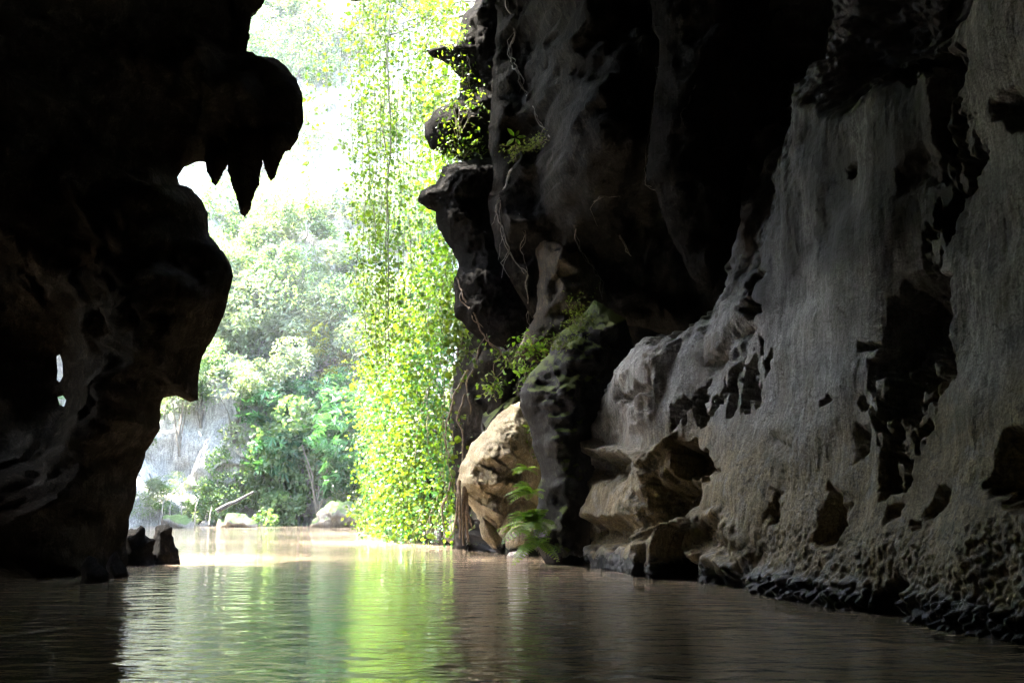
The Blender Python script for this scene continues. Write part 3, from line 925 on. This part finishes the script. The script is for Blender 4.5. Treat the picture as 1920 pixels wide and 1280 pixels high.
for i, (xt, xb, yb, Y, nl, look) in enumerate(sorted(STR)):
    pth = np.array([at(xt, -150, Y), at(xt * .6 + xb * .4, yb * 0.4, Y), at(xb, yb, Y)])
    pth = wiggle(pth, 40, 0.10, 0.5)
    dense = 'dense' in look or 'thick' in look
    vine(pth, nl, 0.135, 0.10 if dense else 0.075, f'{look} hanging vine, {ORD[i]} strand of the curtain counted from the headland',
         'vines hanging in a curtain in the cave mouth', nobj=nl, cloud=nl * (9 if dense else 4), csize=0.085, stem=0.036 if 'thick' in look else 0.009 if 'thin' in look else 0.018)

# climbing vines cascading over the right bank: (px, py top, py bottom, distance)
CAS = [(700, 560, 1000, 36), (712, 640, 1000, 34), (725, 590, 1004, 33), (738, 650, 1006, 31.5), (750, 600, 1008, 30.5), (764, 560, 1010, 29.5), (778, 500, 1012, 29), (790, 520, 1014, 28.4),
       (802, 440, 1016, 27.8), (815, 420, 1018, 27.3), (828, 450, 1020, 26.8), (840, 470, 1018, 26.2), (850, 540, 990, 25.6), (706, 720, 996, 38), (745, 700, 1009, 32), (785, 620, 1012, 29.2)]
for i, (px_, yt, yb, Y) in enumerate(sorted(CAS)):
    pth = np.array([at(px_ + 16, yt, Y + 0.6), at(px_ + 4, yt + 60, Y), at(px_, (yt + yb) / 2, Y - 0.2), at(px_ - 4, yb, Y - 0.3)])
    pth = wiggle(pth, 40, 0.35, 0.5)
    vine(pth, 40, 0.17 if (i % 3 or px_ > 790) else 0.30, 0.30, f'climbing vine on the right bank, {ORD[i]} counted from the curtain towards the boulder', 'vines cascading over the right bank',
         nobj=30, cloud=1300 if px_ < 800 else 600, csize=0.115 if px_ < 800 else 0.09, name="climbing_vine", mat=M_TEAL if i in (4, 9, 12, 14) else M_FERN if i % 4 == 1 else M_VINE, stem=0.02)

# added out of view beyond the headland: a wall to carry the shade trees
def added_bank_fn(u, v):
    y = 20 + u * 26
    return np.stack([-19.8 - 0.10 * (v * 12) + 0 * y, y, -0.8 + v * 12.5], -1)
tag(sheet("added_bank", added_bank_fn, 90, 50, M_BANK, 2.0, 0.8, 0.4), kind='structure')
# added tree above the picture, unseen, its crown placed to dapple the pool
ct = bpy.data.objects.new("added_shade_tree", None); COL.objects.link(ct)
ct.location = (-12.5, 19.5, 13.0)
tag(ct, 'unseen tree added above the headland to shade the river', 'tree')
sp_ = [(wiggle([(0, 0, -1.5), (-0.2, 1.5, 3), (0.3, 5, 7), (0.8, 8, 9)], 20, 0.2, 0.4), 0.32, 0.1)]
for a_ in range(12):
    e_ = np.array([rng.uniform(-4.5, 4.0), rng.uniform(0, 10.5), rng.uniform(6, 10)])
    b0_ = np.array([0.1, rng.uniform(2.5, 6), rng.uniform(4.5, 7.5)])
    sp_.append((wiggle([b0_, (b0_ + e_) / 2 + (0, 0, .5), e_], 12, 0.3, 0.5), 0.1, 0.02))
link("trunk", tubes_mesh("trunk", sp_, 7), M_BARK, ct)  # trunk of the added shade tree
ce_ = np.concatenate([q_[0][5:] for q_ in sp_[1:]])
cp_ = ce_[rng.integers(0, len(ce_), 17000)] + rng.normal(size=(17000, 3)) * (1.0, 1.0, 0.5)
link("crown", cloud_mesh("crown", [leaf_cloud(cp_, 0.22, 'oval', 0.8, 0.2)]), M_SHRUB, ct)  # crown of the added shade tree
for q_, lab_ in (((-20.3, 22.0, 11.3), 'unseen shade tree added on the left bank nearest the headland'), ((-20.6, 28.5, 11.3), 'unseen shade tree added halfway along the left bank'),
                 ((-20.6, 35.5, 11.3), 'unseen shade tree added on the left bank nearest the far cliff')):
    c2 = ct.copy(); COL.objects.link(c2); c2.location = q_; c2['label'] = lab_; c2.scale = (1.25, 1.0, 1.0)
    for ch in list(ct.children):
        c3 = ch.copy(); COL.objects.link(c3); c3.parent = c2

# climbers hiding the edge of the dark overhang, hanging free beside it
for i, (xt, xb, yt, yb, Y) in enumerate([(835, 812, -120, 420, 25.2), (850, 835, -100, 300, 24.8), (822, 800, -120, 260, 25.8), (845, 822, 250, 560, 24.9), (838, 846, 380, 640, 25.0), (812, 792, -120, 480, 26.4), (790, 776, -120, 520, 27.6)]):
    pth = wiggle(np.array([at(xt, yt, Y), at((xt + xb) / 2, (yt + yb) / 2, Y - 0.1), at(xb, yb, Y)]), 36, 0.3, 0.6)
    vine(pth, 40, 0.16, 0.20, f'leafy climber hanging beside the edge of the dark overhang, {ORD[i]} of seven', 'climbers beside the dark overhang', nobj=26, cloud=520, csize=0.10,
         name="climbing_vine", mat=M_VINE if i % 3 else M_FERN, kind='heart', stem=0.015)

# far shrubs: four kinds, a few meshes each
def crown_mesh(kind, seed):
    n = 4200
    lob = rng.normal(size=(9, 3)) * (0.55, 0.30, 0.45) + (0, 0, 0.75)
    rad = rng.uniform(0.18, 0.48, 9)
    w_ = rng.integers(0, 9, n)
    dirs = rng.normal(size=(n, 3)); dirs /= np.linalg.norm(dirs, axis=1)[:, None]
    rr = rng.uniform(0.45, 1.05, n) ** 0.6
    pts = lob[w_] + dirs * (rad[w_] * rr)[:, None]
    gap = fbm(pts + seed * 9, 3.0, 2)
    pts = pts[gap > -0.18]
    if kind == 'feather': return cloud_mesh("crown", [leaf_cloud(pts, 0.14, 'slim', 0.5, 0.5)])
    if kind == 'broad': return cloud_mesh("crown", [leaf_cloud(pts[:900], 0.19, 'palm', 1.0, 0.25)])
    if kind == 'drape':
        pts[:, 2] = pts[:, 2] * 1.3 - 0.3
        return cloud_mesh("crown", [leaf_cloud(pts, 0.08, 'heart', 0.3, 0.9)])
    return cloud_mesh("crown", [leaf_cloud(pts, 0.085, 'oval', 0.7, 0.2)])
def stem_mesh():
    sp = []
    for i in range(5):
        a = rng.uniform(0, 6.28)
        e_ = np.array([math.cos(a) * rng.uniform(.2, .5), math.sin(a) * rng.uniform(.1, .35), rng.uniform(.7, 1.15)])
        sp.append((wiggle([(0, 0, -0.15), e_ * .4 + (0, 0, .1), e_], 10, 0.05, 2), 0.028, 0.008))
    return tubes_mesh("stem", sp, 5)
KIND = {}
for kn, mt in (('oval', M_SHRUB), ('feather', M_GREY), ('broad', M_TEAL), ('drape', M_SHRUB), ('gold', M_GOLD), ('pale', M_GREY)):
    KIND[kn] = []
    for s_ in range(2 if kn not in ('gold',) else 1):
        me = crown_mesh({'gold': 'broad', 'pale': 'oval'}.get(kn, kn), s_ + len(kn)); me.materials.append(mt)
        st = stem_mesh(); st.materials.append(M_BARK)
        KIND[kn].append((me, st))
LOOK = {'oval': 'bushy green shrub', 'feather': 'feathery shrub', 'broad': 'dark broad-leaved plant', 'drape': 'trailing green shrub', 'gold': 'golden-leaved bush', 'pale': 'pale green shrub'}
SEEN = {}
def where(px, py):
    a = 'beside the headland foot' if px < 380 and py > 740 else 'under the stalactites' if px < 520 and py < 560 else 'beside the headland' if px < 430 else 'in the middle of the gap' if px < 560 else 'beside the vine curtain' if px < 660 else 'behind the vine curtain'
    b_ = 'at the water edge' if py > 930 else 'low on the far cliff' if py > 800 else 'halfway up the far cliff' if py > 600 else 'high on the far cliff' if py > 350 else 'at the top of the far cliff'
    return b_ + ' ' + a
def shrub(px, py, kind, size, off=0.0, name="shrub"):
    h_ = hit(px, py, [cl], 0.3 + off)
    if h_ is None: return
    c_ = h_[0]
    r = bpy.data.objects.new(name, None); COL.objects.link(r)
    r.location = c_ - Vector((0, 0, size * 0.55))
    r.rotation_euler = (0, 0, random.uniform(0, 6.28))
    me, st = random.choice(KIND[kind])
    sc3 = size * np.array([random.uniform(.85, 1.2), random.uniform(.85, 1.2), random.uniform(.85, 1.15)])
    for nm, m_ in (("crown", me), ("stem", st)):
        o = bpy.data.objects.new(nm, m_); COL.objects.link(o); o.parent = r; o.scale = sc3
    key = f'{LOOK[kind]} {where(px, py)}'
    kx = SEEN.get(key, 0); SEEN[key] = kx + 1
    lab = f'{ORD[kx]} {key}' if kx else key
    tag(r, lab, 'shrub', 'shrubs covering the far cliff')
    return r
# hand placed
for a in [(640, 615, 'gold', 2.2), (560, 590, 'feather', 3.0), (520, 500, 'feather', 2.6), (600, 480, 'oval', 2.2), (450, 560, 'feather', 2.6), (480, 640, 'pale', 2.8), (410, 640, 'pale', 2.2),
          (440, 480, 'oval', 2.0), (590, 800, 'broad', 2.8), (640, 850, 'broad', 2.6), (600, 900, 'broad', 2.4), (650, 770, 'broad', 2.3), (560, 740, 'oval', 2.2), (670, 700, 'gold', 1.7), (520, 800, 'drape', 2.8),
          (520, 880, 'drape', 2.8), (500, 940, 'drape', 2.0), (560, 950, 'drape', 2.2), (640, 930, 'oval', 2.0), (700, 930, 'oval', 2.0), (440, 760, 'pale', 2.6), (380, 740, 'oval', 2.2), (340, 790, 'oval', 2.2),
          (410, 940, 'drape', 1.3), (310, 760, 'pale', 1.8), (500, 730, 'pale', 2.5), (300, 955, 'feather', 1.6), (380, 965, 'drape', 1.1), (340, 960, 'oval', 0.9)]:
    shrub(*a, off=1.2 if a[2] in ('gold', 'broad') else 0.0)
for px_ in sorted(random.uniform(400, 800) for j in range(62)):
    py_ = random.uniform(-120, 700)
    if 535 < px_ < 660 and 235 < py_ < 400 and random.random() < .7: continue
    if 495 < px_ < 570 and py_ < 70: continue
    shrub(px_, py_, random.choice(['oval', 'pale', 'feather', 'pale', 'drape']), random.uniform(1.5, 3.3))
# ground cover on the cliff
n = 70000
uu = rng.uniform(-24, 8, n); zz = rng.uniform(-0.2, 40, n)
pp = np.stack([uu, cliff_y(uu, zz), zz], -1)
off = np.stack([fbm(pp + 3.1 * i, 0.22, 5, 0.55) for i in (0, 5, 9)], -1) * 1.5
dens_ = fbm(pp + 70, 0.25, 3)
kp = (dens_ > -0.2) & ~((zz < 5.5) & (uu < -11))
pp = (pp + off + (0, -0.25, 0.1) + rng.normal(size=(n, 3)) * 0.35)[kp]
o = link("foliage", cloud_mesh("foliage", [leaf_cloud(pp, 0.24, 'oval', 0.6, 0.3)]), M_GREY)
tag(o, 'thin pale foliage clothing the far cliff between the shrubs', 'foliage', kind='stuff')

# boulders on the far shore
for px_, py_, w_, h__, lab in [(640, 980, 115, 46, 'large pale boulder at the far shore below the broad-leaved plants'), (440, 986, 80, 28, 'low pale boulder at the far shore in the middle of the gap'),
                               (700, 985, 60, 40, 'pale boulder half hidden by the cascading vines'), (330, 985, 70, 24, 'flat pale boulder at the far shore beside the headland')]:
    ol = [(px_ - w_ / 2, py_ + 14), (px_ - w_ * .42, py_ - h__ * .4), (px_ - w_ * .2, py_ - h__ * .8), (px_ + w_ * .1, py_ - h__), (px_ + w_ * .35, py_ - h__ * .7), (px_ + w_ * .5, py_ - h__ * .2), (px_ + w_ * .5, py_ + 14)]
    Yb = 43.0 if px_ < 690 else 41
    o = rock_body("boulder", ol, Yb, M_BANK, front=0.8, back=1.0, fall=0.5, res=0.09, amp=0.35, sc=1.5, edge=0.14, facet=0.4)
    tag(o, lab, 'boulder'); recenter(o, at(px_, py_, Yb))
# fallen branch and bare stems on the far shore
def stick(name, pts, r0, r1, mat, lab, cat, group=None, n=20, amp=0.06, sc=1.0, sides=6, extra=()):
    A = np.array([at(*p) for p in pts])
    specs = [(wiggle(A - A[0], n, amp, sc), r0, r1)]
    for e in extra:
        B = np.array([at(*p) for p in e[0]])
        specs.append((wiggle(B - A[0], 12, amp, sc), e[1], e[2]))
    o = link(name, tubes_mesh(name, specs, sides), mat, None, A[0])
    tag(o, lab, cat, group)
    return o
stick("fallen_branch", [(405, 958, 43), (440, 942, 43.2), (475, 922, 43.6)], 0.11, 0.05, plain_mat("dark_wet_wood", (0.02, 0.017, 0.014), (0.05, 0.042, 0.035)), 'dark bare branch leaning on the pale bank at the far shore', 'branch')
for i, (a, b_, c_) in enumerate([(300, 900, 312), (345, 870, 335), (365, 905, 372), (322, 920, 318), (392, 930, 398)]):
    stick("bare_stem", [(a, 985 if a < 450 else 975, 43.4), ((a + c_) / 2, (b_ + 985) / 2, 43.8), (c_, (b_ + 985) / 2 - 12, 44.6)], 0.035, 0.012, M_BARK,
          f'pale bare stem rising from the far shore, {ORD[i]} counted from the headland' if i < 4 else 'bare stem beside the low pale boulder at the far shore', 'stem', 'bare stems on the far shore')

# ------------------------------------------------------------------ roots, creepers and ferns on the right rocks
bpy.context.view_layer.update()
def root_line(pts, r, lab, mat=M_ROOT, name="hanging_root", forks=0):
    A = []
    for p in pts:
        h_ = hit(p[0], p[1], ROCKS, 0.05)
        A.append(np.array(h_[0]) if h_ else at(p[0], p[1], 22))
    A = np.array(A)
    # keep the root from jumping in depth
    for i in range(1, len(A)):
        if abs(A[i, 1] - A[i - 1, 1]) > 0.8: A[i] = at(pts[i][0], pts[i][1], A[i - 1, 1])
    r *= 0.75
    specs = [(wiggle(A - A[0], 6 * len(A), 0.06, 3), r, r * 0.35)]
    specs.append((wiggle(A - A[0], 6 * len(A), 0.08, 2.5), r * 0.5, r * 0.3))
    for f_ in range(forks):
        i = random.randint(1, len(A) - 2)
        e_ = A[i] - A[0]
        specs.append((wiggle([e_, e_ + (random.uniform(-.2, .2), -0.03, -0.25), e_ + (random.uniform(-.3, .3), -0.05, -0.6)], 8, 0.04, 3), r * .45, r * .2))
    o = link(name, tubes_mesh(name, specs, 5), mat, None, A[0])
    tag(o, lab, 'root')
    return o
root_line([(950, 0), (957, 25), (966, 60), (958, 85), (955, 105), (968, 130), (975, 150), (985, 175), (1000, 205), (1015, 235), (1032, 258)], 0.035, 'pale root running down the edge of the upper overhang', forks=4)
root_line([(960, 320), (950, 345), (934, 375), (931, 395), (945, 440), (955, 470), (975, 500), (985, 512)], 0.035, 'pale root edging the lower hanging rock', forks=4)
root_line([(975, 400), (982, 440), (978, 470), (990, 512)], 0.018, 'thin root joining the edge of the lower hanging rock')
root_line([(990, 515), (988, 560), (992, 600), (1000, 628)], 0.02, 'thin root dropping straight from the lower hanging rock to the mossy ledge')
root_line([(1218, 0), (1222, 50), (1236, 78), (1233, 130), (1226, 200), (1216, 270), (1211, 345), (1228, 354)], 0.022, 'long thin pale root line down the dark inner wall')
root_line([(1304, 160), (1292, 190), (1274, 215), (1280, 238)], 0.022, 'short crooked pale root on the dark inner wall')
root_line([(1112, 378), (1125, 370), (1160, 368)], 0.02, 'small curled pale root on the dark inner wall', forks=1)
root_line([(1163, 443), (1172, 458), (1180, 478)], 0.03, 'short thick pale root stub on the dark inner wall')
root_line([(1080, 430), (1086, 470), (1110, 500), (1130, 530), (1128, 560)], 0.022, 'root draped beside the brown niche')
root_line([(872, 70), (878, 110), (882, 165)], 0.022, 'straight pale root beside the fern tuft on the upper overhang')
root_line([(858, 520), (866, 560), (888, 592), (910, 632), (940, 662), (962, 682)], 0.04, 'grey root slanting under the hanging rock to the ledge plants', M_BROOT, forks=3)
for i, (x0, x1, y0, y1, r) in enumerate([(862, 862, 900, 1010, .05), (868, 872, 910, 1020, .06), (876, 880, 925, 1015, .05), (872, 884, 930, 990, .035), (858, 856, 905, 980, .03)]):
    stick("hanging_root", [(x0, y0, 23.1), ((x0 + x1) / 2 - 2, (y0 + y1) / 2, 22.9), (x1, y1, 23.0)], r, r * 0.4, M_BROOT,
          f'brown root hanging from the boulder nose to the water, {ORD[i]} of five', 'root', 'brown roots below the boulder nose')
for i, p in enumerate([[(868, 740), (858, 790), (872, 830), (862, 880)], [(880, 700), (846, 740), (836, 800), (842, 860)], [(845, 900), (835, 950), (828, 1000)], [(858, 960), (846, 985), (838, 1015)], [(900, 650), (880, 720), (884, 780)]]):
    stick("bank_root", [(a, b_, 25.0 - 0.1 * j) for j, (a, b_) in enumerate(p)], 0.035, 0.015, M_BROOT, f'looping grey root on the dark bank beside the boulder, {ORD[i]} of five', 'root', 'looping roots on the dark bank', amp=0.12)

def clump(px, py, w_px, h_px, n_, size, mat, kind, lab, cat, name, Y=None, nobj=10, up=0.5, droop=0.4, depth=0.25):
    h_ = hit(px, py, ROCKS, 0.22)
    c_ = np.array(h_[0]) if (h_ and Y is None) else at(px, py, Y or 23)
    s = c_[1] / F
    r = bpy.data.objects.new(name, None); COL.objects.link(r)
    r.location = c_
    tag(r, lab, cat)
    q = rng.normal(size=(n_, 3)) * (w_px * s / 2.2, depth / 2, h_px * s / 2.2)
    lv = link("leaves", cloud_mesh("leaves", [leaf_cloud(q, size, kind, up, droop)]), mat, r); lv['kind'] = 'stuff'
    for i in range(nobj):
        put_leaf(r, rng.normal(size=3) * (w_px * s / 2.4, depth / 2, h_px * s / 2.4) - (0, 0.06, 0), size * 1.4, kind, mat if (kind, mat.name) in LEAFM else M_VINE)
    k_ = [(wiggle([(0, 0.05, -h_px * s / 2), q[i] * .5, q[i]], 8, 0.03, 3), 0.010, 0.004) for i in range(min(8, n_))]
    link("stem", tubes_mesh("stem", k_, 4), M_STEM, r)
    return r
clump(865, 130, 40, 80, 160, 0.10, M_VINE, 'oval', 'leafy creeper hanging over the upper nose of the dark overhang', 'creeper', 'creeper')
clump(860, 215, 70, 90, 240, 0.10, M_VINE, 'oval', 'yellow-green creeper spread between the two noses of the overhang', 'creeper', 'creeper')
clump(870, 278, 90, 34, 200, 0.09, M_VINE, 'oval', 'low creeper mat along the top of the lower hanging rock', 'creeper', 'creeper')
clump(835, 300, 34, 60, 90, 0.09, M_VINE, 'oval', 'creeper trailing off the blunt nose of the lower rock', 'creeper', 'creeper')
clump(850, 62, 34, 34, 120, 0.13, M_FERN, 'slim', 'bright tuft of fern at the top of the dark overhang', 'fern', 'fern', Y=22.6)
clump(820, 20, 120, 60, 240, 0.11, M_VINE, 'oval', 'leafy creeper among the branches at the top of the gap', 'creeper', 'creeper', Y=25)
clump(992, 276, 66, 12, 200, 0.06, M_MOSS, 'oval', 'bright moss cushion on the upper overhang edge beside the leaf sprig', 'moss', 'moss_cushion', nobj=0, droop=0)
clump(1012, 262, 26, 20, 120, 0.06, M_MOSS, 'oval', 'moss tuft at the lower tip of the pale root', 'moss', 'moss_cushion', nobj=0, droop=0)
clump(968, 292, 22, 16, 90, 0.06, M_MOSS, 'oval', 'moss tuft at the low end of the mossy edge', 'moss', 'moss_cushion', nobj=0, droop=0)
clump(1085, 605, 34, 60, 420, 0.07, M_MOSS, 'oval', 'mossy green carpet on the crest of the buttress', 'moss', 'moss_cushion', nobj=0, droop=0)
clump(1055, 640, 46, 26, 240, 0.07, M_MOSS, 'oval', 'moss patch on the ledge below the brown niche', 'moss', 'moss_cushion', nobj=0, droop=0)
clump(1000, 650, 50, 30, 130, 0.12, M_FERN, 'oval', 'small leafy plant on the ledge left of the moss patch', 'plant', 'ledge_plant')
clump(955, 665, 50, 26, 100, 0.11, M_VINE, 'oval', 'trailing plant under the lower hanging rock', 'plant', 'ledge_plant', Y=22)
clump(925, 722, 44, 26, 80, 0.12, M_VINE, 'oval', 'trailing plant above the boulder top', 'plant', 'ledge_plant', Y=22.5)
clump(985, 690, 34, 40, 80, 0.12, M_FERN, 'oval', 'leafy plant at the neck between boulder and buttress', 'plant', 'ledge_plant', Y=21)
clump(995, 820, 16, 40, 60, 0.09, M_VINE, 'oval', 'small creeper down the joint of boulder and buttress', 'creeper', 'creeper')
clump(860, 640, 40, 70, 170, 0.12, M_VINE, 'heart', 'leafy vine under the left edge of the hanging rock', 'creeper', 'creeper', Y=24.5)

# sprig of five leaves on the overhang
h_ = hit(966, 258, ROCKS, 0.25)
c_ = np.array(h_[0]) if h_ else at(966, 258, 22)
r = bpy.data.objects.new("leaf_sprig", None); COL.objects.link(r); r.location = c_
tag(r, 'sprig of five bright green leaves standing out from the dark overhang', 'plant')
for a, s_ in ((125, .25), (65, .16), (10, .22), (-55, .18), (-140, .24)):
    ra = math.radians(a)
    yv = np.array([math.cos(ra), -0.15, math.sin(ra)]); yv /= np.linalg.norm(yv)
    zv = np.array([0.1, -0.9, 0.5]); xv = np.cross(yv, zv); xv /= np.linalg.norm(xv); zv = np.cross(xv, yv)
    put_leaf(r, yv * 0.03, s_, 'oval', M_FERN, np.stack([xv, yv, zv], -1))
link("stem", tubes_mesh("stem", [(wiggle([(0, 0, 0), (0.02, 0.1, -0.1), (0.05, 0.3, -0.2)], 8, 0.01), 0.008, 0.008)], 4), M_STEM, r)

# ferns by the buttress foot: rosette of fronds, each frond a rachis with leaflets
def fern(px, py, Y, size, nf, lab, droop=0.5):
    c_ = at(px, py, Y)
    r = bpy.data.objects.new("fern", None); COL.objects.link(r); r.location = c_
    tag(r, lab, 'fern')
    for i in range(nf):
        a = rng.uniform(math.pi * 0.8, math.pi * 1.75)       # out from the rock towards the viewer
        el = rng.uniform(0.1, 1.1)
        dx, dy, dz = math.cos(a) * math.cos(el), math.sin(a) * math.cos(el) * 0.8, math.sin(el)
        l_ = size * rng.uniform(0.7, 1.15)
        t_ = np.linspace(0, 1, 13)
        path = np.stack([dx * l_ * t_, dy * l_ * t_, dz * l_ * t_ - droop * l_ * t_ ** 2.2], -1)
        tg = np.gradient(path, axis=0); tg /= np.linalg.norm(tg, axis=1)[:, None]
        side = np.cross(tg, (0, 0, 1)); side /= np.linalg.norm(side, axis=1)[:, None] + 1e-9
        Vs, Fs, n_ = [], [], 0
        for j in range(1, 13):
            ll = l_ * 0.24 * math.sin(math.pi * min(1, (j + 1.2) / 14)) + 0.015
            for sg in (-1, 1):
                b0 = path[j]; tip = b0 + side[j] * sg * ll + tg[j] * ll * 0.35 - np.array([0, 0, ll * 0.2])
                wv_ = tg[j] * l_ * 0.030
                mid_ = (b0 + tip) / 2
                Vs += [b0, mid_ + wv_, tip, mid_ - wv_]; Fs += [(n_, n_ + 1, n_ + 2), (n_, n_ + 2, n_ + 3)]; n_ += 4
        me = mesh_np("frond", np.array(Vs), np.array(Fs), smooth=False, attrs={"tint": np.full(n_, rng.random())})
        fr = link("frond", me, M_FERN, r)
        link("stem", tubes_mesh("stem", [(path, 0.006, 0.003)], 4), M_FERN, fr)
    return r
fern(998, 925, 19.2, 0.6, 14, 'upper bright fern hanging at the joint of boulder and buttress')
fern(1000, 985, 19.0, 0.75, 26, 'large yellow-green fern at the foot of the buttress over the water')
fern(1008, 1022, 18.9, 0.7, 14, 'low fern touching the water below the large fern')
fern(990, 880, 20.0, 0.4, 8, 'small fern sprouting on the boulder side')

# ------------------------------------------------------------------ thin hazy volume, added to imitate the washed-out glare
import bmesh
bm = bmesh.new(); bmesh.ops.create_cube(bm, size=1)
me = bpy.data.meshes.new("haze"); bm.to_mesh(me); bm.free()
me.transform(Matrix.Translation((0, 33, 21)) @ Matrix.Diagonal((150, 110, 50, 1)))
m, t, out = node_mat("haze")
pv = N(t, "VolumePrincipled"); pv.inputs["Density"].default_value = 0.0008; pv.inputs["Color"].default_value = (0.95, 0.97, 1, 1)
L(t, pv.outputs[0], out.inputs["Volume"])
tag(link("haze", me, m), kind='stuff')
